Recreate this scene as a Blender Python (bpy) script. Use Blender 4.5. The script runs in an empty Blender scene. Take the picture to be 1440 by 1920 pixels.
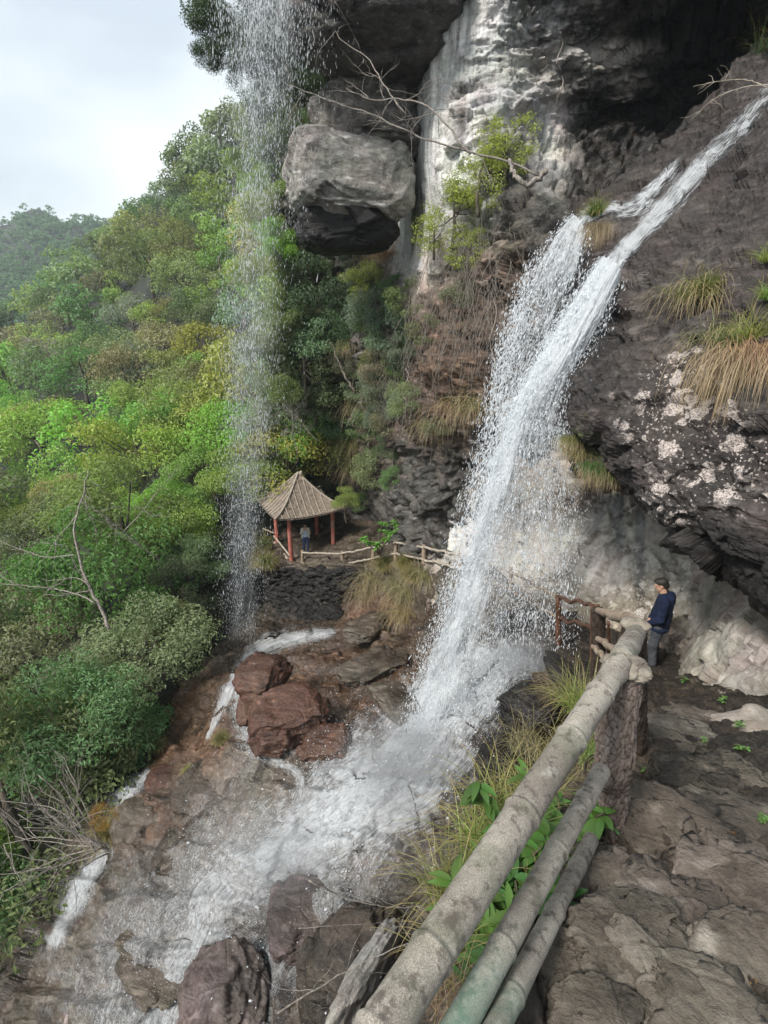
import bpy, math, random
import numpy as np
from mathutils import Vector, Matrix
from mathutils.bvhtree import BVHTree
R = math.radians
rnd = random.Random(7)
rng = np.random.default_rng(11)
scene = bpy.context.scene
COL = scene.collection
# ------------------------------------------------------------------ camera
PITCH = R(20.0); F = 1000.0; CX, CY = 720.0, 960.0
cp, sp_ = math.cos(PITCH), math.sin(PITCH)
cam_d = bpy.data.cameras.new('camera'); cam = bpy.data.objects.new('camera', cam_d); COL.objects.link(cam)
cam.location = (0, 0, 0); cam.rotation_euler = (math.pi/2 - PITCH, 0, 0)
cam_d.sensor_fit = 'AUTO'; cam_d.sensor_width = 36; cam_d.lens = 36*F/1920
cam_d.clip_start = 0.05; cam_d.clip_end = 3000
scene.camera = cam

def ray(px, py):
    u = (px-CX)/F; v = -(py-CY)/F
    return np.array([u, cp + v*sp_, v*cp - sp_])
def D(px, py, d):            # point at depth d along the viewing axis
    return ray(px, py)*d
def Y(px, py, y):            # point at horizontal distance y
    r = ray(px, py); return r*(y/r[1])
def Zp(px, py, z):
    r = ray(px, py); return r*(z/r[2])
# ------------------------------------------------------------------ numpy noise
U = np.uint32
def _h(ix, iy, iz, s=0):
    n = ix.astype(U)*U(374761393) + iy.astype(U)*U(668265263) + iz.astype(U)*U(2147483647) + U((s*974711) & 0xffffffff)
    return _h2(n)
def _h2(n):
    n = (n ^ (n >> U(13)))*U(1274126177)
    n = (n ^ (n >> U(16)))*U(2246822519)
    return ((n ^ (n >> U(15))) & U(0xffffff)).astype(np.float32)*np.float32(1/float(0xffffff))
def vnoise(P, s=0):
    """gradient noise, about -1..1"""
    i = np.floor(P).astype(np.int32); f = (P - i).astype(np.float32); u = f*f*f*(f*(f*6-15)+10)
    i = i.astype(U); r = 0
    X = [i[:, 0]*U(374761393), (i[:, 0]+U(1))*U(374761393)]; Yy = [i[:, 1]*U(668265263), (i[:, 1]+U(1))*U(668265263)]; Z = [i[:, 2]*U(2147483647), (i[:, 2]+U(1))*U(2147483647)]
    so = U((s*974711) & 0xffffffff)
    for dx in (0, 1):
        wx = u[:, 0] if dx else 1-u[:, 0]
        for dy in (0, 1):
            wxy = wx*(u[:, 1] if dy else 1-u[:, 1]); b = X[dx]+Yy[dy]+so
            for dz in (0, 1):
                n = b+Z[dz]; n = (n ^ (n >> U(13)))*U(1274126177); n = (n ^ (n >> U(16)))*U(2246822519); n = n ^ (n >> U(15))
                g = ((n & U(1023)).astype(np.float32)-511.5)*(f[:, 0]-dx) + (((n >> U(10)) & U(1023)).astype(np.float32)-511.5)*(f[:, 1]-dy) + (((n >> U(20)) & U(1023)).astype(np.float32)-511.5)*(f[:, 2]-dz)
                r = r + wxy*(u[:, 2] if dz else 1-u[:, 2])*g
    return (r*np.float32(1.6/511.5)).astype(float)
def fbm(P, o=4, s=0, g=.5):
    r = 0; a = 1; t = 0
    for k in range(o):
        r = r + a*vnoise(P*(2.03**k)+k*7.3, s+k); t += a; a *= g
    return r/t
def ridged(P, o=4, s=0):
    r = 0; a = 1; t = 0
    for k in range(o):
        r = r + a*(1-2*np.abs(vnoise(P*(2.1**k)+k*5.1, s+k))); t += a; a *= .55
    return r/t
def facets(P, s=0, tilt=.8):
    """broken-rock relief: every voronoi cell is a tilted plane; returns height and edge distance"""
    i = np.floor(P).astype(np.int32); f = (P-i).astype(np.float32); i = i.astype(U)
    best = np.full(len(P), 9., np.float32); sec = best.copy(); val = np.zeros(len(P), np.float32)
    K = np.float32(1/1023.); so = U((s*974711) & 0xffffffff)
    for dx in (-1, 0, 1):
        X = (i[:, 0]+U(dx & 0xffffffff))*U(374761393)+so
        for dy in (-1, 0, 1):
            XY = X+(i[:, 1]+U(dy & 0xffffffff))*U(668265263)
            for dz in (-1, 0, 1):
                n = XY+(i[:, 2]+U(dz & 0xffffffff))*U(2147483647)
                n = (n ^ (n >> U(13)))*U(1274126177); n = (n ^ (n >> U(16)))*U(2246822519); n = n ^ (n >> U(15))
                a = dx+(n & U(1023)).astype(np.float32)*K-f[:, 0]; b = dy+((n >> U(10)) & U(1023)).astype(np.float32)*K-f[:, 1]; c = dz+((n >> U(20)) & U(1023)).astype(np.float32)*K-f[:, 2]
                d = a*a+b*b+c*c; m = d < best
                sec = np.where(m, best, np.minimum(sec, d)); best = np.where(m, d, best)
                q = np.nonzero(m)[0]
                if len(q):
                    h = n[q]*U(2654435761); h = h ^ (h >> U(15))
                    v = ((h & U(255)).astype(np.float32)/255-.5) - tilt*2*(((h >> U(8)) & U(255)).astype(np.float32)/255-.5)*a[q] - tilt*2*(((h >> U(16)) & U(255)).astype(np.float32)/255-.5)*b[q] - tilt*2*(((h >> U(24)) & U(255)).astype(np.float32)/255-.5)*c[q]
                    val[q] = v
    return val.astype(float), (np.sqrt(sec)-np.sqrt(best)).astype(float)
# ------------------------------------------------------------------ object helpers
BV = {}
def tag(o, label=None, cat=None, group=None, kind=None):
    if label: o['label'] = label
    if cat: o['category'] = cat
    if group: o['group'] = group
    if kind: o['kind'] = kind
    return o
def link(o, parent=None):
    COL.objects.link(o)
    if parent is not None: o.parent = parent
    return o
def empty(name, loc=(0, 0, 0), rz=0):
    o = bpy.data.objects.new(name, None); o.location = loc; o.rotation_euler = (0, 0, rz); o.empty_display_size = .2
    return link(o)
def mesh_np(name, V, Fc, mat=None, parent=None, smooth=True, attrs=None, uv=None, idx=None, mats=None, loc=None):
    """V (n,3); Fc list of arrays, each (m,k)"""
    V = np.asarray(V, np.float32)
    if loc is not None: V = V - np.asarray(loc, np.float32)
    if isinstance(Fc, np.ndarray): Fc = [Fc]
    Fc = [np.asarray(f, np.int32) for f in Fc if len(f)]
    me = bpy.data.meshes.new(name)
    me.vertices.add(len(V)); me.vertices.foreach_set('co', V.ravel())
    loops = np.concatenate([f.ravel() for f in Fc])
    tot = np.concatenate([np.full(len(f), f.shape[1], np.int32) for f in Fc])
    st = np.concatenate([[0], np.cumsum(tot)[:-1]]).astype(np.int32)
    me.loops.add(len(loops)); me.loops.foreach_set('vertex_index', loops)
    me.polygons.add(len(tot)); me.polygons.foreach_set('loop_start', st); me.polygons.foreach_set('loop_total', tot)
    me.polygons.foreach_set('use_smooth', np.full(len(tot), smooth, bool))
    if idx is not None: me.polygons.foreach_set('material_index', np.asarray(idx, np.int32))
    if uv is not None:
        l = me.uv_layers.new(name='UVMap'); l.data.foreach_set('uv', np.asarray(uv, np.float32)[loops].ravel())
    if attrs:
        for k, v in attrs.items():
            a = me.attributes.new(k, 'FLOAT', 'POINT'); a.data.foreach_set('value', np.asarray(v, np.float32))
    me.update(calc_edges=True); me.validate()
    for m in (mats or ([mat] if mat else [])): me.materials.append(m)
    o = bpy.data.objects.new(name, me)
    if loc is not None: o.location = loc
    return link(o, parent)
def grid_faces(nr, nc, wrap=False):
    i = np.arange(nr-1)[:, None]; j = np.arange(nc if wrap else nc-1)[None, :]
    a = i*nc+j; b = i*nc+(j+1) % nc; c = (i+1)*nc+(j+1) % nc; d = (i+1)*nc+j
    return np.stack([a, b, c, d], -1).reshape(-1, 4)
def cr(C, n):
    """catmull-rom resample along axis 0 of control array C to n samples"""
    C = np.asarray(C, float); m = len(C)
    t = np.linspace(0, m-1, n); i = np.minimum(t.astype(int), m-2); f = (t-i).reshape((-1,)+(1,)*(C.ndim-1))
    E = np.concatenate([[2*C[0]-C[1]], C, [2*C[-1]-C[-2]]])
    p0, p1, p2, p3 = E[i], E[i+1], E[i+2], E[i+3]
    return .5*((2*p1) + (-p0+p2)*f + (2*p0-5*p1+4*p2-p3)*f*f + (-p0+3*p1-3*p2+p3)*f*f*f)
def normals_grid(G):
    du = np.gradient(G, axis=1); dv = np.gradient(G, axis=0)
    n = np.cross(du, dv); l = np.linalg.norm(n, axis=2, keepdims=True); return n/np.maximum(l, 1e-9)
def proj(P):
    """world points -> photo pixels"""
    x = P[:, 0]; d = P[:, 1]*cp - P[:, 2]*sp_; v = P[:, 1]*sp_ + P[:, 2]*cp
    return CX+F*x/d, CY-F*v/d
def sheet(name, ctrl, nr, nc, mat, disp, tones=None, attrs=None, kind='structure', reg=None, skirt=1.5):
    """rock or ground surface through a net of control points, broken up by disp(P)"""
    C = np.asarray(ctrl, float)
    G = cr(C, nr); G = np.swapaxes(cr(np.swapaxes(G, 0, 1), nc), 0, 1)
    N = normals_grid(G)
    cen = G.reshape(-1, 3)
    sgn = np.sign((N.reshape(-1, 3)*(-cen)).sum(1).mean())  # face the viewer side
    N = N*sgn
    P = cen + N.reshape(-1, 3)*disp(cen)[:, None]
    f = grid_faces(nr, nc)
    if sgn < 0: f = f[:, ::-1]
    # skirt: the rim is carried back into the hill so that the rock has thickness
    G2 = P.reshape(nr, nc, 3)
    rim = np.concatenate([np.arange(nc), nc-1+nc*np.arange(1, nr), (nr-1)*nc+np.arange(nc-2, -1, -1), nc*np.arange(nr-2, 0, -1)])
    back = P[rim] - N.reshape(-1, 3)[rim]*skirt
    k = len(P); m = len(rim); j = np.arange(m); jn = (j+1) % m
    sk = np.stack([rim[j], k+j, k+jn, rim[jn]], 1)
    if sgn < 0: sk = sk[:, ::-1]
    V = np.concatenate([P, back])
    at = {}
    if attrs:
        px, py = proj(V)
        for kk, fn in attrs.items(): at[kk] = fn(px, py, V)
    o = mesh_np(name, V, [f, sk], mat, attrs=at)
    o['kind'] = kind
    BV[reg or name] = BVHTree.FromPolygons([tuple(v) for v in P.tolist()], [tuple(q) for q in f.tolist()])
    return o
def hit(px, py, names=None):
    r = Vector(ray(px, py)).normalized(); best = None
    for k, b in BV.items():
        if names and k not in names: continue
        p, n, i, d = b.ray_cast(Vector((0, 0, 0)), r)
        if p is not None and (best is None or d < best[2]): best = (p, n, d)
    return best
def drop(x, y, z0, names):
    best = None
    for k in names:
        p, n, i, d = BV[k].ray_cast(Vector((x, y, z0)), Vector((0, 0, -1)))
        if p is not None and (best is None or d < best[2]): best = (p, n, d)
    return best
def blobs(lst, base=0.):
    """stains and growth where the place has them, plus painted-in slab sheen: gaussian patches (px,py,rx,ry,value)"""
    def fn(px, py, V):
        r = np.full(len(px), base)
        w = fbm(V*.9, 3, 5)*.5
        for (x, y, rx, ry, v) in lst:
            q = ((px-x)/rx)**2 + ((py-y)/ry)**2
            k = np.clip(1.35-np.sqrt(q)+w, 0, 1)
            r = r*(1-k) + v*k
        return r
    return fn
# ------------------------------------------------------------------ node helpers
class NT:
    def __init__(s, name):
        s.m = bpy.data.materials.new(name); s.m.use_nodes = True; s.t = s.m.node_tree; s.t.nodes.clear()
        s.out = s.n('ShaderNodeOutputMaterial')
    def n(s, typ, ins=None, **kw):
        x = s.t.nodes.new(typ)
        for k, v in kw.items(): setattr(x, k, v)
        for k, v in (ins or {}).items(): s.set(x, k, v)
        return x
    def set(s, x, k, v):
        sock = x.inputs[k]
        if isinstance(v, bpy.types.NodeSocket): s.t.links.new(v, sock)
        elif isinstance(v, (tuple, list)) and len(v) == 3 and sock.type == 'RGBA': sock.default_value = (*v, 1)
        else: sock.default_value = v
    def pos(s, scale=(1, 1, 1), rot=(0, 0, 0), obj=False):
        c = s.n('ShaderNodeTexCoord').outputs['Object'] if obj else s.n('ShaderNodeNewGeometry').outputs['Position']
        if scale == (1, 1, 1) and rot == (0, 0, 0): return c
        return s.n('ShaderNodeMapping', {'Vector': c, 'Scale': scale, 'Rotation': rot}).outputs[0]
    def noise(s, vec, sc, det=5, rough=.55, dist=0, col=False):
        x = s.n('ShaderNodeTexNoise', {'Vector': vec, 'Scale': sc, 'Detail': det, 'Roughness': rough, 'Distortion': dist})
        return x.outputs['Color' if col else 'Fac']
    def vor(s, vec, sc, feat='F1', out='Distance', rand=1, dim='3D'):
        x = s.n('ShaderNodeTexVoronoi', {'Vector': vec, 'Scale': sc, 'Randomness': rand}, feature=feat)
        return x.outputs[out]
    def ramp(s, fac, a, b, c=0., d=1., smooth=True):
        x = s.n('ShaderNodeMapRange', {'Value': fac, 'From Min': a, 'From Max': b, 'To Min': c, 'To Max': d}, clamp=True)
        if smooth: x.interpolation_type = 'SMOOTHSTEP'
        return x.outputs[0]
    def cramp(s, fac, stops):
        x = s.n('ShaderNodeValToRGB', {'Fac': fac}); e = x.color_ramp.elements
        while len(e) < len(stops): e.new(.5)
        for q, (p, c) in zip(e, stops): q.position = p; q.color = (*c, 1)
        return x.outputs[0]
    def mix(s, f, a, b, mode='MIX'):
        x = s.n('ShaderNodeMix', data_type='RGBA', blend_type=mode)
        s.set(x, 0, f); s.set(x, 6, a); s.set(x, 7, b); return x.outputs[2]
    def math(s, op, a, b=0., c=0.):
        x = s.n('ShaderNodeMath', operation=op); s.set(x, 0, a); s.set(x, 1, b)
        if op in ('MULTIPLY_ADD',): s.set(x, 2, c)
        return x.outputs[0]
    def attr(s, name):
        return s.n('ShaderNodeAttribute', attribute_name=name).outputs['Fac']
    def bump(s, h, strength=.5, dist=.1, nrm=None):
        d = {'Height': h, 'Strength': strength, 'Distance': dist}
        if nrm is not None: d['Normal'] = nrm
        return s.n('ShaderNodeBump', d).outputs[0]
    def bsdf(s, **k):
        m = {'Base Color': k.get('col', (.5, .5, .5)), 'Roughness': k.get('rough', .8), 'Specular IOR Level': k.get('spec', .5)}
        if 'nrm' in k: m['Normal'] = k['nrm']
        x = s.n('ShaderNodeBsdfPrincipled', m); return x.outputs[0]
    def done(s, sh):
        s.t.links.new(sh, s.out.inputs['Surface']); return s.m

def rock(name, dark, mid, pale, strata=(1, 1, 2.5), rot=(0, 0, 0), sc=1., lichen=0., licol=(.62, .56, .5), streak=0.,
         moss=(.06, .075, .02), rough=(.55, .9), bump=.6, crack=1., flow=0., palebias=0., wetcol=.5):
    """layered rock: tone from attr 'tone' (0 dark/wet .. 1 pale dry; on the slab also painted sheen) broken by noise; 'lich' lichen, 'moss' growth, 'wet' film"""
    t = NT(name); p = t.pos(); ps = t.pos(strata, rot)
    big = t.noise(p, .55*sc, 4, .6); med = t.noise(ps, 2.2*sc, 7, .66, .4); fine = t.noise(p, 16*sc, 6, .7); lay = t.noise(ps, 7*sc, 6, .7, .6)
    tone = t.attr('tone')
    k = t.math('ADD', t.math('MULTIPLY_ADD', med, 1.3, -.65), t.math('MULTIPLY_ADD', big, .8, -.4))
    k = t.math('ADD', k, t.math('MULTIPLY_ADD', fine, .7, -.35))
    k = t.math('ADD', k, t.math('ADD', tone, palebias))
    if streak > 0:
        pv = t.pos((5, 5, .45)); st = t.noise(pv, 1.2, 5, .65, .5)
        k = t.math('ADD', k, t.math('MULTIPLY_ADD', st, streak*1.6, -streak*.8))
    col = t.cramp(k, [(0.0, dark), (.45, mid), (.72, [(a+b)/2 for a, b in zip(mid, pale)]), (1.0, pale)])
    rg_ = t.n('ShaderNodeTexNoise', {'Vector': ps, 'Scale': 3.1*sc, 'Detail': 9, 'Roughness': .62}, noise_type='RIDGED_MULTIFRACTAL').outputs[0]
    rg2 = t.n('ShaderNodeTexNoise', {'Vector': p, 'Scale': 11*sc, 'Detail': 7, 'Roughness': .6}, noise_type='RIDGED_MULTIFRACTAL').outputs[0]
    col = t.mix(t.ramp(rg_, .5, .05, 0, .7), col, t.mix(1, col, (.28, .25, .22), 'MULTIPLY'))
    col = t.mix(t.ramp(rg2, .8, 1.5, 0, .35), col, t.mix(1, col, (1.7, 1.68, 1.64), 'MULTIPLY'))
    pa = t.attr('pale'); pst = t.noise(t.pos((7, 7, .5)), 1, 7, .72, .7); pb = t.noise(p, 9, 6, .7)
    pc = t.cramp(t.math('MULTIPLY_ADD', pst, .75, t.math('MULTIPLY', pb, .3)), [(.32, (.05, .047, .044)), (.41, (.26, .25, .24)), (.5, (.6, .59, .57)), (.62, (.86, .85, .82))])
    col = t.mix(pa, col, pc)
    wm = t.attr('warm'); col = t.mix(t.math('MULTIPLY', wm, .8), col, t.mix(1, col, (1.5, .92, .62), 'MULTIPLY'))
    hue = t.noise(p, 1.1, 3, .5, col=True)
    col = t.mix(.12, col, t.mix(1, col, hue, 'OVERLAY'))
    lm = t.attr('lich')
    if lichen > 0:
        pw = t.n('ShaderNodeVectorMath', {0: p, 1: t.n('ShaderNodeVectorMath', {0: t.noise(p, 9, 3, .6, col=True), 'Scale': .13}, operation='SCALE').outputs[0]}, operation='ADD').outputs[0]
        v1 = t.vor(pw, 4.0); v1c = t.n('ShaderNodeSeparateColor', {0: t.vor(pw, 4.0, out='Color')}).outputs[0]
        v2 = t.vor(pw, 17.); 
        s1 = t.ramp(t.math('SUBTRACT', t.math('MULTIPLY', v1c, .78), v1), .0, .07)
        s2 = t.ramp(v2, .34, .2)
        tex = t.ramp(t.noise(p, 45, 4, .7), .36, .56)
        patch = t.ramp(t.math('ADD', t.noise(p, 1.7, 4, .6), t.math('MULTIPLY', lm, .75)), .78, 1.0)
        s = t.math('MAXIMUM', t.math('MULTIPLY', s1, patch), t.math('MULTIPLY', t.math('MULTIPLY', s2, patch), .85))
        s = t.math('MULTIPLY', t.math('MULTIPLY', s, tex), lichen)
        lcol = t.mix(t.noise(p, 3, 3), [c*.72 for c in licol], licol)
        col = t.mix(s, col, lcol)
    ms = t.ramp(t.math('ADD', t.attr('moss'), t.math('MULTIPLY_ADD', t.noise(p, 5, 6, .7), 1.4, -.7)), .45, .8)
    col = t.mix(t.math('MULTIPLY', ms, .85), col, t.mix(t.noise(p, 30, 4, .7), [c*.5 for c in moss], [min(1, c*2.2) for c in moss]))
    jt = t.ramp(t.math('ADD', t.attr('joint'), t.math('MULTIPLY_ADD', fine, .5, -.25)), .35, .7); col = t.mix(t.math('MULTIPLY', jt, .85), col, (.018, .014, .010))
    wet = t.ramp(t.attr('wet'), 0, 1)
    col = t.mix(t.math('MULTIPLY', wet, wetcol), col, t.mix(1, col, (.25, .22, .2), 'MULTIPLY'))
    ck = t.vor(t.pos([a*.9 for a in strata], rot), 1.6*sc, 'DISTANCE_TO_EDGE'); ck = t.ramp(ck, 0, .05)
    h = t.math('ADD', t.math('MULTIPLY', med, .5), t.math('MULTIPLY', lay, .32))
    h = t.math('ADD', h, t.math('MULTIPLY', fine, .16))
    h = t.math('ADD', h, t.math('MULTIPLY', ck, .08*crack)); h = t.math('ADD', h, t.math('ADD', t.math('MULTIPLY', rg_, .16), t.math('MULTIPLY', rg2, .07)))
    nr = t.bump(h, bump, .22)
    nr = t.bump(t.noise(p, 60, 4, .7), .35, .02, nr)
    ro = t.ramp(k, .1, .8, *rough)
    ro = t.mix(t.math('MULTIPLY', wet, t.ramp(fine, .3, .55)), ro, (.16, .16, .16))
    return t.done(t.bsdf(col=col, rough=ro, nrm=nr, spec=.4))

M = {}
M['cliff'] = rock('cliff_rock', (.014, .013, .012), (.20, .19, .175), (.72, .70, .67), strata=(.9, .9, 2.2), rot=(.15, .3, 0), streak=.35, lichen=.5, licol=(.55, .53, .5))
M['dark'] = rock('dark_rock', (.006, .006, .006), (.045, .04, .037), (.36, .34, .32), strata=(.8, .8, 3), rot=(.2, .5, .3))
M['slab'] = rock('slab_rock', (.022, .018, .018), (.13, .11, .105), (.46, .42, .4), strata=(1, 1, 3.4), rot=(.1, .75, .2), lichen=1., licol=(.62, .54, .5))
M['wall'] = rock('tan_rock', (.06, .05, .04), (.40, .345, .285), (.72, .67, .6), strata=(1, 1, .7), streak=.5, lichen=.8, licol=(.72, .68, .62))
M['brown'] = rock('brown_rock', (.026, .021, .016), (.18, .148, .115), (.5, .45, .385), strata=(.7, 1.6, 3), rot=(.4, .2, .5), rough=(.3, .6))
M['red'] = rock('red_rock', (.03, .015, .011), (.19, .095, .065), (.42, .28, .21), strata=(1, 1.6, 3), rot=(.4, .2, .5), rough=(.3, .6))
M['purple'] = rock('purple_rock', (.035, .026, .026), (.2, .155, .145), (.46, .4, .38), strata=(1, 1.3, 2), rot=(.4, .2, .5), rough=(.35, .65))
M['path'] = rock('path_earth', (.022, .017, .013), (.118, .098, .074), (.42, .37, .31), strata=(1, 1, 1.2), sc=2.2, moss=(.05, .07, .02), bump=.7, lichen=.3)
M['stone'] = rock('path_stone', (.034, .028, .022), (.2, .17, .135), (.46, .41, .35), strata=(1, 1, 1.8), sc=2.6, bump=.7, lichen=.5, licol=(.5, .48, .42))
M['soil'] = rock('forest_floor', (.01, .011, .006), (.03, .034, .014), (.07, .065, .03))
# ------------------------------------------------------------------ light and sky
SUN_EL, SUN_AZ = R(47), R(-132)      # azimuth from +y towards +x
w = bpy.data.worlds.new('World'); scene.world = w; w.use_nodes = True
nt = w.node_tree; nt.nodes.clear()
def wn(t, **k):
    x = nt.nodes.new(t)
    for a, b in k.items(): setattr(x, a, b)
    return x
L = nt.links.new
sky = wn('ShaderNodeTexSky', sky_type='NISHITA'); sky.sun_disc = False; sky.sun_elevation = SUN_EL; sky.sun_rotation = SUN_AZ
sky.air_density = 1.2; sky.dust_density = 3; sky.ozone_density = 1
tc = wn('ShaderNodeTexCoord'); mp = wn('ShaderNodeMapping'); mp.inputs['Scale'].default_value = (1, 1, 2.2)
L(tc.outputs['Generated'], mp.inputs['Vector'])
cn = wn('ShaderNodeTexNoise'); cn.inputs['Scale'].default_value = 2.1; cn.inputs['Detail'].default_value = 4; cn.inputs['Roughness'].default_value = .45; L(mp.outputs[0], cn.inputs['Vector'])
crp = wn('ShaderNodeValToRGB'); e = crp.color_ramp.elements
e[0].position = .38; e[0].color = (3.9, 4.35, 4.85, 1); e[1].position = .62; e[1].color = (6.2, 6.65, 6.65, 1)
L(cn.outputs['Fac'], crp.inputs['Fac'])
mx = wn('ShaderNodeMix', data_type='RGBA'); mx.inputs[0].default_value = .9       # closed cloud cover over the blue
L(sky.outputs[0], mx.inputs[6]); L(crp.outputs[0], mx.inputs[7])
bg = wn('ShaderNodeBackground'); bg.inputs['Strength'].default_value = .055; L(mx.outputs[2], bg.inputs['Color'])
wo = wn('ShaderNodeOutputWorld'); L(bg.outputs[0], wo.inputs['Surface'])
sd = bpy.data.lights.new('sun', 'SUN'); sd.energy = 1.5; sd.angle = R(13); sd.color = (1, .96, .9)
so = bpy.data.objects.new('sun', sd); COL.objects.link(so)
dv = Vector((math.sin(SUN_AZ)*math.cos(SUN_EL), math.cos(SUN_AZ)*math.cos(SUN_EL), math.sin(SUN_EL)))
so.rotation_euler = dv.to_track_quat('Z', 'Y').to_euler()
vs = scene.view_settings; vs.view_transform = 'Standard'; vs.look = 'None'; vs.exposure = 1.85; vs.gamma = 1
scene.cycles.max_bounces = 6; scene.cycles.diffuse_bounces = 3; scene.cycles.glossy_bounces = 2
scene.cycles.transparent_max_bounces = 16; scene.cycles.transmission_bounces = 3; scene.cycles.volume_bounces = 0
scene.cycles.use_denoising = True; scene.cycles.caustics_reflective = False; scene.cycles.caustics_refractive = False
scene.cycles.sample_clamp_indirect = 4
# ------------------------------------------------------------------ the terrain
def dispf(a=.5, fa=.35, b=.25, fb=1.1, c=.12, fc=3.0, e=.05, st=(1, 1, 2), seed=0, rid=.0):
    S = np.array(st, float)
    def fn(P):
        Q = P*S
        v1, e1 = facets(Q*fb + fbm(P*.8, 3, seed)[:, None]*.7, seed+3); v2, e2 = facets(Q*fc + fbm(P*2.5, 3, seed+9)[:, None]*.6, seed+5)
        r = a*fbm(P*fa, 3, seed) + b*v1 + c*v2 + e*fbm(Q*8, 3, seed+2) - .05*b*np.exp(-e1*14) - .06*c*np.exp(-e2*14)
        if rid: r = r + rid*ridged(Q*1.4, 4, seed+20)
        return r
    return fn
def rows_d(pys, pxs, ds):
    return [[D(px if not isinstance(px, (list, tuple)) else px, py, d) for px, d in zip(pxs, row)] for py, row in zip(pys, ds)]

# upper cliff
pxs = [520, 600, 680, 745, 800, 900, 1000, 1150, 1300, 1480, 1750]
C = rows_d([-800, -450, -200, 0, 130, 260, 400, 520, 650, 780, 900, 1050], pxs, [
 [20, 19.5, 19, 19, 16, 15, 14, 12, 10, 9, 8],
 [20, 19.5, 19, 19, 15.6, 14.6, 13.8, 12, 10.5, 9.5, 8.5],
 [21, 20, 19.5, 20, 15.6, 14.6, 14, 13, 11.8, 10.8, 10],
 [22, 21, 20.5, 21, 15.6, 14.6, 14.4, 14.4, 14, 13.4, 12],
 [24, 23, 22.5, 23, 16.3, 15.2, 15.2, 15.8, 16.2, 16.2, 15],
 [25, 24, 23.5, 23.5, 16.8, 15.4, 15.6, 16.5, 17, 17, 16],
 [26, 25, 24, 23, 17.1, 15.6, 14.4, 14.4, 15, 15.5, 15],
 [27, 26, 24, 21.5, 17.6, 15.8, 13.8, 13.2, 13.4, 14, 14],
 [28, 26.5, 23.5, 20.5, 17.8, 15.6, 13.6, 13, 13, 13.5, 13.5],
 [30.5, 29.5, 27, 21.5, 17.6, 15.8, 14, 13, 13, 13, 13],
 [33, 32.5, 30, 23.5, 18.8, 16.8, 15, 14, 13.5, 13.5, 13.5],
 [35, 34.5, 32, 26, 21, 18.5, 16, 15, 14, 14, 14]])
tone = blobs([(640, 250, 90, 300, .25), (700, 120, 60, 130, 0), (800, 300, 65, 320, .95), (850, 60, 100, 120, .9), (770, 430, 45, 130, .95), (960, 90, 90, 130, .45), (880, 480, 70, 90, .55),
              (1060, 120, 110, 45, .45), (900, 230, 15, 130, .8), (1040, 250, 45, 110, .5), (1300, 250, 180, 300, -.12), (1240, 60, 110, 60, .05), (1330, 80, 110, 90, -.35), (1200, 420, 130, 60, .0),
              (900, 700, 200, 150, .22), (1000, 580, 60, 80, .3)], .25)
_cd = dispf(1.0, .22, .55, .38, .26, 1.25, .09, st=(.7, .7, 1.9), rid=.16, seed=1)
PALE = blobs([(800, 220, 52, 260, 1.), (845, 60, 75, 100, 1.), (772, 430, 34, 120, 1.), (885, 240, 14, 130, .9), (865, 330, 40, 80, .9), (1045, 90, 10, 150, .8), (920, 60, 60, 110, .85), (950, 180, 60, 80, .6), (1030, 250, 45, 100, .75), (880, 400, 50, 60, .6), (1130, 100, 100, 26, .65), (1000, 50, 60, 50, .4), (1180, 150, 40, 20, .5)], 0)
def cliff_disp(P):
    px, py = proj(P); m_ = np.clip(blobs([(800, 220, 75, 290, 1.), (845, 60, 90, 120, 1.), (772, 430, 50, 150, 1.)], 0)(px, py, P), 0, 1)
    fl = .22*fbm(P*np.array([1.3, 1.3, .18]), 3, 91) + .07*fbm(P*np.array([4, 4, .6]), 3, 92) + .05*facets(P*np.array([1.2, 1.2, .5]), 93)[0]
    return _cd(P)*(1-m_)+(fl+.35*fbm(P*.22, 2, 1))*m_
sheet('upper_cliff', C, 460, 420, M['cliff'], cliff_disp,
      attrs={'pale': PALE, 'tone': tone, 'lich': blobs([(960, 100, 200, 200, .8)], .2), 'moss': blobs([(700, 130, 60, 150, .25), (960, 480, 60, 80, .45), (880, 620, 80, 90, .4), (1180, 560, 40, 60, .4)], 0), 'wet': blobs([(1250, 300, 200, 150, .6), (1000, 650, 100, 200, .6)], .1), 'warm': blobs([(850, 680, 130, 160, 1.), (980, 560, 90, 130, .7), (700, 780, 60, 120, .6), (1250, 200, 200, 200, .3)], 0)})

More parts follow.
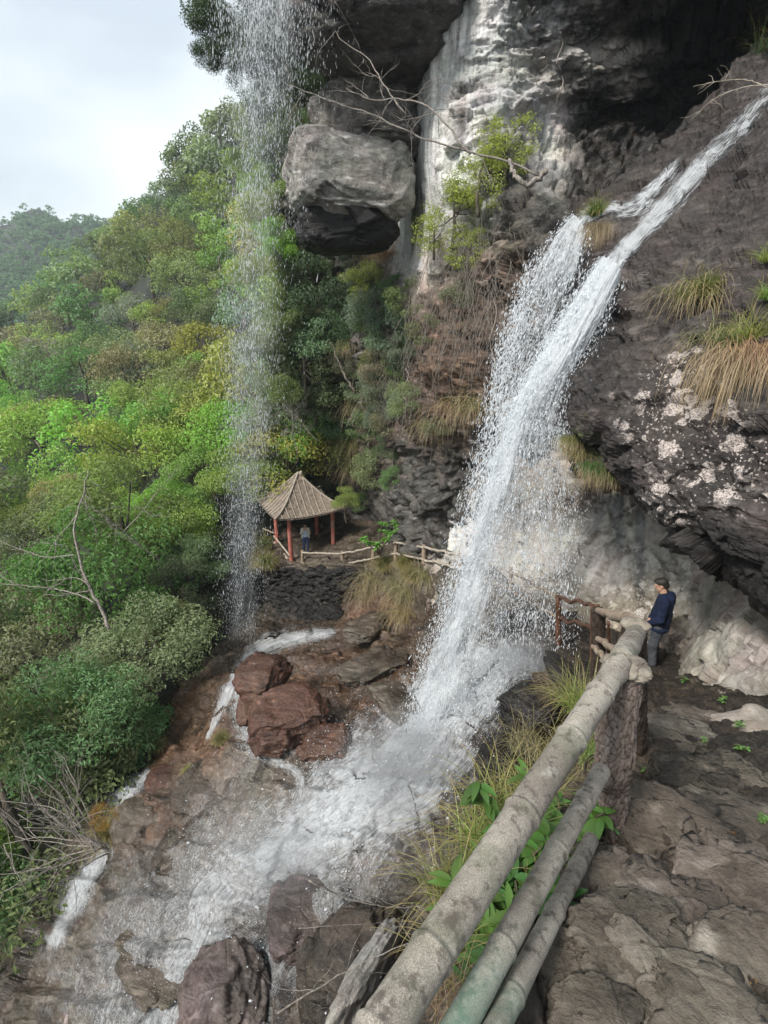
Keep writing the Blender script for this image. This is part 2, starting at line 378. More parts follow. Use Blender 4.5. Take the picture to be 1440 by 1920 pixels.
# slab with the chute
S = [
 [(1750, -300, 13.5), (1560, -60, 13.2), (1420, 90, 12.9), (1290, 225, 12.6), (1180, 320, 12.3), (1100, 372, 12.2), (1060, 400, 12.2), (1020, 520, 12.4)],
 [(1750, -60, 11.2), (1560, 50, 11.2), (1440, 165, 10.8), (1315, 285, 10.6), (1215, 380, 10.4), (1130, 440, 10.3), (1085, 520, 10.3), (1010, 690, 10.4)],
 [(1750, 60, 9.6), (1560, 140, 9.8), (1440, 225, 9.8), (1335, 335, 9.7), (1240, 430, 9.6), (1165, 505, 9.4), (1110, 590, 9.3), (1030, 740, 9.5)],
 [(1750, 350, 6.5), (1560, 300, 7.7), (1440, 350, 8.1), (1350, 440, 8.3), (1270, 520, 8.4), (1200, 590, 8.4), (1140, 660, 8.5), (1040, 765, 9.1)],
 [(1750, 600, 5.2), (1560, 560, 6.2), (1440, 560, 6.9), (1350, 610, 7.2), (1275, 660, 7.5), (1210, 710, 7.7), (1140, 755, 8.0), (1045, 785, 8.9)],
 [(1750, 850, 4.6), (1560, 780, 5.4), (1440, 760, 6.0), (1360, 790, 6.4), (1285, 815, 6.8), (1215, 830, 7.2), (1140, 830, 7.8), (1050, 815, 8.9)],
 [(1750, 1050, 4.5), (1560, 980, 5.1), (1440, 940, 5.7), (1365, 940, 6.1), (1290, 930, 6.6), (1220, 905, 7.2), (1140, 870, 8), (1060, 850, 9.1)],
 [(1750, 1260, 4.6), (1560, 1180, 5.2), (1440, 1130, 5.9), (1375, 1085, 6.3), (1305, 1030, 6.8), (1230, 965, 7.5), (1150, 905, 8.4), (1070, 880, 9.6)],
 [(1750, 1230, 6), (1560, 1150, 6.6), (1440, 1090, 7.6), (1375, 1050, 8.2), (1305, 1005, 8.8), (1230, 945, 9.6), (1150, 895, 10.6), (1080, 875, 11.6)]]
C = [[D(*q) for q in r] for r in S]
sheet('chute_rock', C, 430, 430, M['slab'], dispf(.35, .5, .22, .8, .1, 2.4, .05, st=(1, 1, 1.5), rid=.12, seed=4),
      attrs={'tone': blobs([(1420, 960, 120, 60, .45), (1250, 480, 220, 130, .36), (1320, 1050, 150, 60, -.05), (1400, 1120, 120, 70, -.3), (1250, 850, 60, 160, .3)], .22),  # paler grey patch on the upper slab also paints in its diagonal sheen
             'lich': blobs([(1320, 500, 160, 120, .42), (1300, 790, 130, 150, 1.), (1400, 920, 120, 90, .85), (1180, 470, 200, 200, .2), (1240, 940, 60, 60, .7)], .12),
             'moss': blobs([(1080, 800, 60, 60, .5), (1100, 860, 60, 40, .6), (1140, 710, 60, 40, .35), (1230, 330, 60, 60, .3)], 0), 'wet': blobs([(1150, 500, 160, 90, .8), (1350, 250, 120, 90, .8)], .12)})

# back wall behind the fall, turning round the path
W = [
 [(760, 840, 25), (815, 830, 20), (860, 820, 18), (950, 800, 16), (1050, 800, 14.5), (1150, 820, 13.2), (1240, 880, 12), (1300, 930, 11), (1360, 980, 9.8), (1450, 1020, 8.6), (1650, 1050, 7.5)],
 [(760, 930, 25), (815, 930, 19.8), (860, 930, 18), (950, 920, 15.8), (1050, 910, 14), (1150, 930, 12.4), (1240, 980, 11.2), (1300, 1030, 10.2), (1360, 1070, 9.2), (1450, 1110, 7.8), (1650, 1150, 6.6)],
 [(760, 1000, 24.5), (815, 1000, 20.2), (860, 1000, 18.2), (950, 1000, 15.6), (1050, 1010, 13.4), (1150, 1040, 11.7), (1240, 1080, 10.6), (1298, 1110, 9.8), (1360, 1150, 8.3), (1450, 1190, 6.9), (1650, 1250, 5.6)],
 [(760, 1035, 24), (815, 1040, 19.8), (860, 1050, 17.8), (950, 1075, 15), (1050, 1110, 12.6), (1150, 1140, 11), (1240, 1160, 10.1), (1295, 1190, 9.4), (1355, 1230, 7.6), (1450, 1280, 6.1), (1650, 1350, 4.8)],
 [(760, 1060, 23.5), (815, 1070, 19.2), (860, 1085, 17.2), (950, 1125, 14.4), (1050, 1185, 11.9), (1150, 1215, 10.5), (1240, 1235, 9.7), (1290, 1265, 8.9), (1345, 1315, 6.9), (1450, 1390, 5.2), (1650, 1480, 4.0)],
 [(760, 1110, 23.5), (815, 1130, 19.2), (860, 1150, 17.2), (950, 1190, 14.4), (1050, 1250, 11.9), (1150, 1290, 10.5), (1240, 1300, 9.7), (1290, 1340, 8.9), (1345, 1400, 6.9), (1450, 1480, 5.2), (1650, 1580, 4.0)]]
C = [[D(*q) for q in r] for r in W]
sheet('back_wall_rock', C, 300, 480, M['wall'], dispf(.24, .5, .26, .7, .13, 2.1, .04, st=(1, 1, .8), rid=.06, seed=8),
      attrs={'tone': blobs([(1380, 1200, 110, 140, .62), (1290, 1050, 60, 120, .5), (1050, 1060, 200, 70, .55), (860, 1000, 60, 60, .75), (790, 900, 80, 70, .2), (1010, 950, 140, 60, .25), (1110, 960, 20, 60, -.4), (1200, 1060, 12, 90, .0), (1230, 1190, 60, 50, .05), (1160, 980, 14, 70, -.3), (1200, 980, 10, 60, -.3), (1120, 1180, 60, 26, .1)], .5), 'pale': blobs([(1060, 1040, 200, 70, .3), (1180, 1000, 100, 60, .25), (1380, 1230, 90, 110, .15), (1300, 1080, 50, 110, .2), (860, 990, 50, 60, .8)], 0),
             'lich': blobs([(1230, 1090, 80, 80, .8), (1060, 1060, 160, 80, .5)], .35), 'moss': blobs([(1150, 1190, 120, 20, .3)], 0), 'wet': blobs([(1230, 1200, 60, 40, .5), (1000, 950, 160, 60, .5)], .1)})

# lower slope: terrace, stream bed, drop below the railing
pxs = [-350, -150, 0, 120, 240, 340, 410, 480, 560, 640, 720, 800, 880, 960, 1050, 1130]
T = [(1070, [44, 42, 40, 38, 35, 33, 31, 27, 25.5, 24.5, 22, 19, 16, 14, 13, 12.5]),
     (1120, [40, 38, 36, 34, 31, 29, 27, 24.5, 23.3, 23, 20.5, 18, 15, 13, 12, 11.3]),
     (1170, [36, 34, 32, 30, 27, 25, 23, 21.5, 21.2, 20.5, 18.8, 16.2, 13.4, 11.8, 11, 10.3]),
     (1230, [32, 30, 28, 26, 23, 20.5, 18.5, 18, 17.6, 17, 15.8, 13.6, 11.5, 10.5, 9.8, 9.1]),
     (1300, [26, 25, 24, 22, 19, 16.5, 14.2, 13.6, 13.4, 13.3, 12.6, 11.2, 9.9, 9.1, 8.4, 7.6]),
     (1380, [22, 21, 20, 18, 15.2, 13, 11.9, 11.2, 10.8, 10.6, 10.2, 9.5, 8.7, 8.1, 7.1, 5.4]),
     (1470, [18, 17, 16, 14.2, 12, 10.8, 10.1, 9.6, 9.2, 8.9, 8.5, 8.0, 7.5, 6.6, 4.8, 3.3]),
     (1570, [14, 13.4, 12.6, 11.2, 9.8, 9.2, 8.8, 8.4, 8.0, 7.7, 7.4, 6.9, 6.1, 4.6, 3.1, 2.35]),
     (1680, [11.5, 11, 10.2, 9.2, 8.4, 8.0, 7.8, 7.5, 7.2, 6.8, 6.2, 5.4, 4.2, 2.9, 2.1, 1.75]),
     (1800, [9.6, 9, 8.4, 7.8, 7.3, 7.0, 6.9, 6.7, 6.2, 5.4, 4.4, 3.4, 2.4, 1.85, 1.5, 1.3]),
     (1920, [8, 7.6, 7.1, 6.7, 6.4, 6.2, 6.0, 5.6, 4.8, 3.8, 2.8, 2.1, 1.7, 1.45, 1.2, 1.0]),
     (2150, [6, 5.7, 5.4, 5.1, 4.9, 4.7, 4.4, 3.8, 3.0, 2.2, 1.6, 1.2, 1.0, .9, .8, .7])]
C = [[Y(px, py, y) for px, y in zip(pxs, r)] for py, r in T]
base_disp = dispf(.3, .45, .2, .55, .07, 1.8, .035, st=(1, 1, 1.3), rid=.05, seed=14)
def lower_disp(P):
    r = base_disp(P); px, py = proj(P)
    near = np.clip((P[:, 1]-1.0)/4.5, .15, 1)
    q = (P[:, 2]*1.0+P[:, 1]*.55-P[:, 0]*.25)*1.15+.55*fbm(P*.7, 3, 71); f = q-np.floor(q); saw = np.where(f < .8, f/.8, (1-f)/.2)-.5
    q2 = (P[:, 2]+P[:, 1]*.5-P[:, 0]*.2)*4.2+.9*fbm(P*1.6, 3, 72); f2 = q2-np.floor(q2); saw2 = np.where(f2 < .75, f2/.75, (1-f2)/.25)-.5
    return (r+.26*saw+.06*saw2*(.6+fbm(P*.8, 2, 73)))*near
sheet('stream_bed', C, 620, 640, M['brown'], lower_disp, skirt=.8,
      attrs={'tone': blobs([(500, 1600, 300, 120, .55), (450, 1480, 120, 120, .6), (650, 1280, 160, 90, .38), (560, 1780, 300, 120, .3), (200, 1800, 150, 120, .45), (620, 1880, 60, 60, .7), (700, 1800, 60, 40, .6), (960, 1330, 120, 90, .05), (900, 1480, 120, 100, .1), (540, 1100, 120, 40, .1), (340, 1350, 90, 60, .3), (700, 1150, 60, 60, .45), (350, 1750, 160, 100, .45), (1000, 1650, 200, 200, .25)], .28),
             'lich': blobs([], 0), 'moss': blobs([(980, 1520, 150, 200, .3), (760, 1090, 80, 60, .4), (520, 1060, 50, 50, .3)], 0), 'wet': blobs([(900, 1400, 200, 200, 1.), (600, 1500, 300, 250, .8), (500, 1750, 300, 150, .7), (540, 1110, 110, 50, .6), (680, 1280, 200, 110, .8)], .4), 'warm': blobs([(640, 1290, 220, 110, .8), (330, 1370, 110, 110, .9), (270, 1540, 70, 70, .7), (720, 1140, 110, 60, .6), (520, 1840, 120, 90, .2)], 0)})

# path
PY = [-2.5, -1, .2, .9, 1.35, 1.75, 2.2, 2.65, 3.1, 3.6, 4.3, 5.0, 5.8, 6.6, 7.4, 8.2, 9.0, 10.5]
PL = [-.9, -.6, -.1, .35, .62, .86, 1.15, 1.5, 1.72, 1.93, 2.2, 2.45, 2.75, 2.95, 3.1, 3.15, 3.1, 2.6]
PR = [4.5, 4.5, 4.2, 4.1, 4.1, 4.1, 4.2, 4.3, 4.5, 4.6, 4.9, 5.2, 5.4, 5.6, 5.8, 5.8, 5.6, 5.4]
PZ = [-1.6, -1.6, -1.62, -1.75, -1.95, -2.17, -2.38, -2.62, -2.85, -3.2, -3.62, -4.1, -4.6, -5.05, -5.5, -5.8, -5.95, -6.2]
C = [[np.array([l+(r-l)*s, y, z+.12*abs(s-.35)]) for s in (-.03, .1, .25, .45, .65, .85, 1)] for y, l, r, z in zip(PY, PL, PR, PZ)]
def path_disp(P):
    v, e = facets(P*np.array([1, 1, 1])*2.6 + fbm(P*2, 3, 2)[:, None]*.5, 41, .35); v2, e2 = facets(P*7+fbm(P*5, 2)[:, None]*.6, 44, .5)
    stp = np.sin(P[:, 1]*2*math.pi/.95+.9+P[:, 0]*.5)
    step = np.where(P[:, 1] > 2.2, 1, .35)*.055*np.tanh(3*stp)
    v3, e3 = facets(P*17+fbm(P*9, 2)[:, None]*.5, 47, .7)
    return .06*fbm(P*1.2, 3, 3) + .05*v + .034*v2 + .011*v3 + .012*fbm(P*14, 3, 6) - .03*np.exp(-e*18) - .014*np.exp(-e2*10) - .004*np.exp(-e3*8) + step
def joint(px, py, V):
    v, e = facets(V*2.6 + fbm(V*2, 3, 2)[:, None]*.5, 41, .35); v2, e2 = facets(V*7+fbm(V*5, 2)[:, None]*.6, 44, .5)
    return np.clip(np.exp(-e*20)*1.3+np.exp(-e2*20)*.8*(fbm(V*1.5, 2, 8) > 0), 0, 1)
sheet('footpath', C, 620, 400, M['path'], path_disp, skirt=.5, attrs={'tone': blobs([(1280, 1640, 160, 160, .4), (1300, 1850, 200, 110, .52), (1300, 1430, 120, 30, .35), (1250, 1500, 90, 50, .05), (1270, 1700, 150, 120, .32)], .22), 'lich': blobs([], .1),
       'moss': blobs([(1350, 1420, 60, 40, .3)], 0), 'joint': lambda px, py, V: joint(px, py, V)*1.25, 'wet': blobs([(1230, 1500, 120, 60, .8)], .08), 'warm': blobs([(1250, 1350, 100, 60, .3)], .1)})

# ledge that carries the path from the pavilion round to the fall
LG = [(500, 1046, 24.4), (560, 1052, 24.2), (620, 1052, 23.2), (680, 1053, 22.3), (740, 1052, 20.8), (800, 1058, 18), (860, 1078, 15), (930, 1110, 12.4), (1000, 1155, 10.6), (1060, 1205, 9.2), (1140, 1245, 7.9)]
C = []
for k, (dy, dz) in enumerate([(2.4, .1), (1.2, 0), (0, 0), (-.35, -.25), (-.5, -1.2), (-.9, -3)]):
    row = []
    for i, (px, py, y) in enumerate(LG):
        p = Y(px, py, y); nx = .3 if i > 3 else .1; dy = dy*(.45 if i > 6 and dy > 0 else 1)
        row.append(p + np.array([nx*dy, dy*(2.1 if i < 4 and dy > 0 else .8), dz]))
    C.append(row)
sheet('ledge_path', C, 130, 420, M['brown'], dispf(.1, .5, .12, 1.0, .06, 2.6, .03, seed=22), attrs={'tone': blobs([(600, 1050, 60, 30, .5), (900, 1100, 60, 40, .5)], .35), 'lich': blobs([], 0), 'moss': blobs([(760, 1080, 60, 40, .4)], .1), 'wet': blobs([], .3)})

# forest hillside (left) and far hills
H = [
 [(-500, 560, 230), (-250, 620, 200), (-60, 640, 170), (60, 590, 150), (160, 500, 140), (250, 430, 130), (330, 340, 120), (420, 270, 110), (520, 200, 95), (700, 100, 80), (900, 100, 60)],
 [(-500, 700, 150), (-250, 720, 130), (-60, 720, 110), (60, 690, 100), (160, 620, 95), (250, 560, 90), (330, 480, 84), (420, 430, 78), (520, 360, 66), (700, 300, 55), (900, 300, 45)],
 [(-500, 850, 90), (-250, 850, 80), (-60, 840, 72), (60, 810, 66), (160, 760, 62), (250, 710, 58), (330, 660, 54), (420, 620, 50), (520, 560, 44), (700, 500, 40), (900, 500, 36)],
 [(-500, 1000, 60), (-250, 1000, 52), (-60, 990, 46), (60, 970, 42), (160, 930, 40), (250, 890, 38), (330, 850, 36), (420, 810, 35), (520, 760, 34), (700, 700, 32), (900, 700, 30)],
 [(-500, 1200, 40), (-250, 1190, 34), (-60, 1180, 30), (60, 1150, 28), (160, 1120, 27), (250, 1080, 26.5), (330, 1040, 27), (420, 980, 29), (520, 920, 31), (700, 860, 32), (900, 860, 30)],
 [(-500, 1400, 28), (-250, 1400, 25), (-60, 1400, 22.5), (60, 1380, 21), (160, 1340, 20), (250, 1290, 20), (330, 1240, 21.5), (420, 1150, 25), (520, 1060, 30), (700, 980, 33), (900, 980, 33)],
 [(-500, 1750, 20), (-250, 1700, 17.5), (-60, 1650, 16), (40, 1600, 15.5), (120, 1530, 15.5), (200, 1480, 16.5), (290, 1390, 18.5), (400, 1250, 23), (500, 1140, 30), (700, 1050, 34), (900, 1050, 34)],
 [(-500, 2200, 16), (-250, 2150, 14.5), (-60, 2050, 13.5), (40, 1900, 13.2), (120, 1800, 13.5), (200, 1700, 14.5), (290, 1540, 17), (400, 1380, 22), (500, 1240, 30), (700, 1150, 34), (900, 1150, 34)]]
C = [[D(*q) for q in r] for r in H]
def dh(P):
    s = np.clip(np.linalg.norm(P, axis=1)/60, .2, 2); return 1.6*s*fbm(P*.09, 4, 3)
z0 = {'tone': blobs([], .3), 'lich': blobs([], 0), 'moss': blobs([], .3), 'wet': blobs([], 0)}
sheet('hillside', C, 160, 180, M['soil'], dh, attrs=z0, skirt=4)
H2 = [
 [(-700, 520, 520), (-300, 470, 480), (-60, 440, 420), (20, 412, 400), (80, 402, 390), (130, 425, 390), (190, 418, 380), (240, 400, 370), (290, 372, 360), (380, 350, 340), (600, 330, 300)],
 [(-700, 640, 400), (-300, 600, 360), (-60, 520, 330), (20, 500, 320), (80, 490, 310), (130, 500, 305), (190, 490, 300), (240, 480, 290), (290, 460, 280), (380, 450, 270), (600, 430, 250)],
 [(-700, 740, 320), (-300, 700, 280), (-60, 620, 260), (20, 610, 250), (80, 600, 245), (130, 600, 240), (190, 580, 235), (240, 570, 230), (290, 560, 225), (380, 550, 210), (600, 540, 200)],
 [(-700, 900, 260), (-300, 850, 230), (-60, 760, 215), (20, 740, 205), (80, 730, 200), (130, 720, 195), (190, 700, 190), (240, 690, 190), (290, 680, 185), (380, 660, 180), (600, 650, 170)]]
C = [[D(*q) for q in r] for r in H2]
sheet('far_hills', C, 90, 120, M['soil'], lambda P: 9*fbm(P*.02, 3, 9), attrs=z0, skirt=10)
# the valley floor and the land behind everything, one sheet out to the horizon
g = np.array([[-1400, -500, -60.], [1400, -500, -60], [1400, 1200, -60], [-1400, 1200, -60]])
o = mesh_np('ground', g, np.array([[0, 1, 2, 3]]), M['soil'], smooth=False); o['kind'] = 'structure'
# ------------------------------------------------------------------ shape helpers
def tube(pts, rad, ns=10, nl=None, rough=0., rs=8., seed=0, cap=True):
    """tapered limb along pts; returns V, faces list, uv"""
    P = np.asarray(pts, float); rad = np.asarray(rad, float) if np.ndim(rad) else np.full(len(P), float(rad))
    if nl: 
        rad = cr(rad[:, None], nl)[:, 0]; P = cr(P, nl)
    T = np.gradient(P, axis=0); T /= np.maximum(np.linalg.norm(T, axis=1, keepdims=True), 1e-9)
    ref = np.array([0, 0, 1.]) if abs(T[:, 2]).mean() < .8 else np.array([1., 0, 0])
    A = np.cross(T, ref); A /= np.maximum(np.linalg.norm(A, axis=1, keepdims=True), 1e-9); B = np.cross(T, A)
    a = np.linspace(0, 2*math.pi, ns, endpoint=False)
    dirs = A[:, None]*np.cos(a)[None, :, None] + B[:, None]*np.sin(a)[None, :, None]
    V = P[:, None] + dirs*rad[:, None, None]
    V = V.reshape(-1, 3)
    if rough:
        n = fbm(V*rs, 3, seed); V = V + dirs.reshape(-1, 3)*(n*rough)[:, None]
    n = len(P); f = grid_faces(n, ns, True)
    L_ = np.concatenate([[0], np.cumsum(np.linalg.norm(np.diff(P, axis=0), axis=1))])
    uv = np.stack([np.tile(a/(2*math.pi), n), np.repeat(L_, ns)], 1)
    F_ = [f]
    if cap:
        k = len(V); V = np.concatenate([V, P[:1], P[-1:]]); uv = np.concatenate([uv, [[.5, 0]], [[.5, L_[-1]]]])
        j = np.arange(ns); jn = (j+1) % ns
        F_.append(np.stack([jn, j, np.full(ns, k)], 1)); F_.append(np.stack([(n-1)*ns+j, (n-1)*ns+jn, np.full(ns, k+1)], 1))
    return V, F_, uv
class MB:
    def __init__(s): s.V = []; s.F = {}; s.U = []; s.n = 0; s.A = []
    def add(s, V, Fl, uv=None, a=None):
        if isinstance(Fl, np.ndarray): Fl = [Fl]
        for f in Fl:
            f = np.asarray(f); s.F.setdefault(f.shape[1], []).append(f+s.n)
        s.V.append(V); s.U.append(uv if uv is not None else np.zeros((len(V), 2))); s.n += len(V)
        s.A.append(np.full(len(V), a if a is not None else 0.))
        return s
    def tube(s, *a, **k):
        V, Fl, uv = tube(*a, **k); return s.add(V, Fl, uv)
    def box(s, c, size, rot=None, jit=0., seed=0):
        x = np.array([[i, j, k] for i in (-.5, .5) for j in (-.5, .5) for k in (-.5, .5)])*np.array(size)
        if jit: x = x + np.random.default_rng(seed).uniform(-jit, jit, x.shape)
        if rot is not None: x = x @ np.array(rot).T
        f = np.array([[0, 1, 3, 2], [4, 6, 7, 5], [0, 4, 5, 1], [2, 3, 7, 6], [0, 2, 6, 4], [1, 5, 7, 3]])
        return s.add(x+np.array(c), f)
    def build(s, name, mat, parent=None, smooth=True, loc=None, mats=None):
        V = np.concatenate(s.V); uv = np.concatenate(s.U)
        return mesh_np(name, V, [np.concatenate(v) for v in s.F.values()], mat, parent, smooth, uv=uv, loc=loc, attrs={'tone': np.concatenate(s.A)}, mats=mats)
def rotz(a): c, s_ = math.cos(a), math.sin(a); return np.array([[c, -s_, 0], [s_, c, 0], [0, 0, 1]])
def rotx(a): c, s_ = math.cos(a), math.sin(a); return np.array([[1, 0, 0], [0, c, -s_], [0, s_, c]])
def roty(a): c, s_ = math.cos(a), math.sin(a); return np.array([[c, 0, s_], [0, 1, 0], [-s_, 0, c]])
import bmesh
_ico = {}
def ico(n):
    if n not in _ico:
        b = bmesh.new(); bmesh.ops.create_icosphere(b, subdivisions=n, radius=1)
        _ico[n] = (np.array([v.co[:] for v in b.verts]), np.array([[v.index for v in f.verts] for f in b.faces])); b.free()
    return _ico[n]
def boulder_vf(c, r, rot=None, n=5, seed=0, rough=.16, fs=1.6, flat=None, boxy=.9):
    V, f = ico(n); V = V.copy()
    d = 1 + rough*1.3*fbm(V*1.1+seed*3.7, 3, seed)
    v1, e1 = facets(V*fs+seed*1.3, seed, .9); v2, e2 = facets(V*fs*2.6+seed, seed+2, .8)
    d = d + rough*v1*.9 + rough*.3*v2 + rough*.25*fbm(V*7, 3, seed) - rough*.1*np.exp(-e1*15)
    V = V*d[:, None]
    V = np.sign(V)*np.abs(V)**boxy
    if flat: V[:, 2] = np.where(V[:, 2] > flat, flat+(V[:, 2]-flat)*.18, V[:, 2]); V[:, 2] += .07*fbm(V*3+seed, 3, seed)+.05*facets(V*3.3+seed, seed)[0]
    V = V*np.array(r)
    if rot is not None: V = V @ np.array(rot).T
    return V+np.array(c), f
def boulder(name, c, r, mat, label, rot=None, tone=.4, n=5, seed=0, rough=.16, group=None, wet=.2, lich=0., moss=0., cat='rock', fs=1.6, flat=None, warm=0., boxy=.9):
    V, f = boulder_vf(c, r, rot, n, seed, rough, fs, flat, boxy)
    o = mesh_np(name, V, f, mat, attrs={'tone': np.full(len(V), tone), 'wet': np.full(len(V), wet), 'lich': np.full(len(V), lich), 'moss': np.full(len(V), moss), 'warm': np.full(len(V), warm)}, loc=c)
    BV.setdefault('boulder', None)
    BV['boulder%d' % len(BV)] = BVHTree.FromPolygons([tuple(v) for v in V.tolist()], [tuple(q) for q in f.tolist()])
    del BV['boulder']
    return tag(o, label, cat, group)

# ------------------------------------------------------------------ materials of built things
def simple(name, a, b, sc=8, rough=.8, bump=.4, bd=.02, sx=(1, 1, 1), c=None, obj=True, spec=.3, island=0.):
    t = NT(name); p = t.pos(sx, obj=obj); n = t.noise(p, sc, 6, .65); col = t.mix(t.ramp(n, .3, .7), a, b)
    if c: col = t.mix(t.ramp(t.noise(p, sc*.35, 5, .7), .52, .64), col, c)
    if island:
        r = t.n('ShaderNodeNewGeometry').outputs['Random Per Island']
        col = t.mix(1, col, t.mix(r, (1-island,)*3, (1+island,)*3), 'MULTIPLY')
    return t.done(t.bsdf(col=col, rough=rough, nrm=t.bump(t.noise(p, sc*2.5, 6, .7), bump, bd), spec=spec))
# grey cast-concrete rail moulded like bamboo, speckled and weathered
t = NT('weathered_rail'); p = t.pos(); n1 = t.noise(p, 5, 5, .65); n2 = t.noise(p, 330, 4, .8); n3 = t.noise(p, 22, 5, .7)
col = t.mix(t.ramp(n1, .35, .65), (.21, .185, .16), (.36, .33, .29)); col = t.mix(t.ramp(n2, .42, .62), t.mix(1, col, (.6, .58, .56), 'MULTIPLY'), t.mix(1, col, (1.22, 1.22, 1.2), 'MULTIPLY'))
col = t.mix(t.math('MULTIPLY', t.ramp(n3, .5, .64), .8), col, (.075, .062, .054)); col = t.mix(t.math('MULTIPLY', t.ramp(t.noise(p, 9, 6, .75), .55, .7), .6), col, (.42, .4, .35)); col = t.mix(t.math('MULTIPLY', t.ramp(t.noise(p, 3.2, 6, .7), .52, .66), .45), col, (.085, .1, .055))
gm = t.ramp(t.math('ADD', t.attr('tone'), t.math('MULTIPLY_ADD', n3, .5, -.25)), .25, .75); col = t.mix(t.math('MULTIPLY', gm, .6), col, (.15, .27, .2))
M['rail'] = t.done(t.bsdf(col=col, rough=.88, nrm=t.bump(n3, .35, .01, t.bump(n2, .6, .004)), spec=.25))
# flaky pine-bark post; 'tone' marks the furrows between the plates
t = NT('bark_post'); p = t.pos((1, 1, .4)); n = t.noise(p, 60, 6, .75); nb = t.noise(p, 14, 5, .7); ck = t.attr('tone')
col = t.mix(t.ramp(n, .3, .7), (.085, .062, .052), (.23, .18, .155)); col = t.mix(t.ramp(nb, .45, .7), col, (.22, .185, .17)); col = t.mix(t.ramp(ck, .35, .95), col, (.03, .021, .018))
M['bark_post'] = t.done(t.bsdf(col=col, rough=.9, nrm=t.bump(n, .9, .012, t.bump(nb, .6, .03)), spec=.2))
M['knob'] = simple('stone_knob', (.13, .11, .09), (.27, .235, .19), 14, .9, .6, .02, c=(.1, .08, .065))
M['dark_post'] = simple('dark_bark', (.018, .013, .010), (.075, .052, .04), 30, .9, .8, .03, (1, 1, .4))
M['rust_post'] = simple('wet_brown_wood', (.04, .018, .010), (.13, .06, .035), 20, .6, .5, .02, (1, 1, .3))
M['far_wood'] = simple('weathered_wood', (.16, .115, .085), (.36, .28, .21), 14, .85, .4, .02)
M['pale_wood'] = simple('pale_rail', (.22, .18, .14), (.42, .37, .31), 10, .85, .3, .02)
M['red_post'] = simple('faded_red_paint', (.3, .075, .055), (.45, .17, .13), 6, .7, .35, .02, c=(.3, .2, .16))
M['roof'] = simple('thatch_board', (.13, .10, .078), (.27, .22, .175), 9, .9, .7, .03, c=(.08, .065, .045))
M['roofrib'] = simple('roof_batten', (.2, .165, .13), (.37, .32, .27), 12, .85, .5, .02)
M['branch'] = simple('bare_branch', (.12, .10, .085), (.3, .27, .24), 18, .85, .4, .02)
M['twig'] = simple('dark_twig', (.045, .032, .022), (.14, .11, .08), 14, .85, .4, .02)
M['bark'] = simple('tree_bark', (.05, .04, .03), (.17, .145, .115), 8, .9, .6, .03, (1, 1, .5))
M['soot'] = rock('stacked_stone', (.012, .011, .011), (.06, .055, .052), (.22, .2, .19), strata=(1, 1, 1), sc=2.5)

# ------------------------------------------------------------------ near railing
def rail(name, A, B, r, label, mat, knots=(), sag=0., wob=.0, group=None, taper=1., tone=None, ns=40, seed=0, nl=520):
    A = np.array(A); B = np.array(B); t = np.linspace(0, 1, nl)[:, None]
    P = A*(1-t)+B*t; P[:, 2] -= (np.sin(t[:, 0]*math.pi)*sag)
    P = P + wob*np.stack([fbm(np.stack([t[:, 0]*4+seed, t[:, 0]*0+k, t[:, 0]*0], 1), 3, seed+k) for k in range(3)], 1)
    rad = r*(1+(taper-1)*t[:, 0])
    Ln = np.linalg.norm(B-A)
    for k in knots:
        x = (t[:, 0]-k)*Ln+.0
        rad = rad + r*.075*np.exp(-(x/.007)**2) + r*.05*np.exp(-(x/.03)**2) - r*.06*np.exp(-((x-.016)/.007)**2)
    V, Fl, uv = tube(P, rad, ns, rough=r*.05, rs=5, seed=seed)
    at = {'tone': np.zeros(len(V)) if tone is None else tone(V)}
    o = mesh_np(name, V, Fl, mat, uv=uv, attrs=at, loc=P[0])
    return o
P0, P1 = D(700, 1955, 1.05), D(1163, 1243, 2.26)
green = lambda V: np.clip((1.35-V[:, 1])/.6, 0, 1)*.0 + np.clip((.95-V[:, 1])/.35, 0, .8)
NG = 'weathered bamboo style rails of the near railing'
o = rail('railing_rail', P0-(P1-P0)*.25, P1, .049, '', M['rail'], knots=(.155+.05, .30, .53, .72, .87, .96), seed=1, tone=lambda V: np.clip((.62-V[:, 1])/.3, 0, .35))
tag(o, 'thickest grey speckled bamboo-shaped top rail running up to the nearest bark post', 'rail', NG)
q0, q1 = D(843, 1955, 1.14), D(1128, 1445, 2.15)
o = rail('railing_rail', q0-(q1-q0)*.3, q1, .034, '', M['rail'], knots=(.12, .40, .66, .86), seed=2, tone=lambda V: np.clip((1.15-V[:, 1])/.7, 0, .75))
tag(o, 'middle grey bamboo-shaped rail turning green at its near end', 'rail', NG)
q0, q1 = D(916, 1955, 1.17), D(1108, 1575, 2.1)
o = rail('railing_rail', q0-(q1-q0)*.3, q1, .029, '', M['rail'], knots=(.2, .34, .62, .83), seed=3, tone=lambda V: np.clip((1.0-V[:, 1])/.4, 0, .45))
tag(o, 'lowest and thinnest grey bamboo-shaped rail under the other two', 'rail', NG)

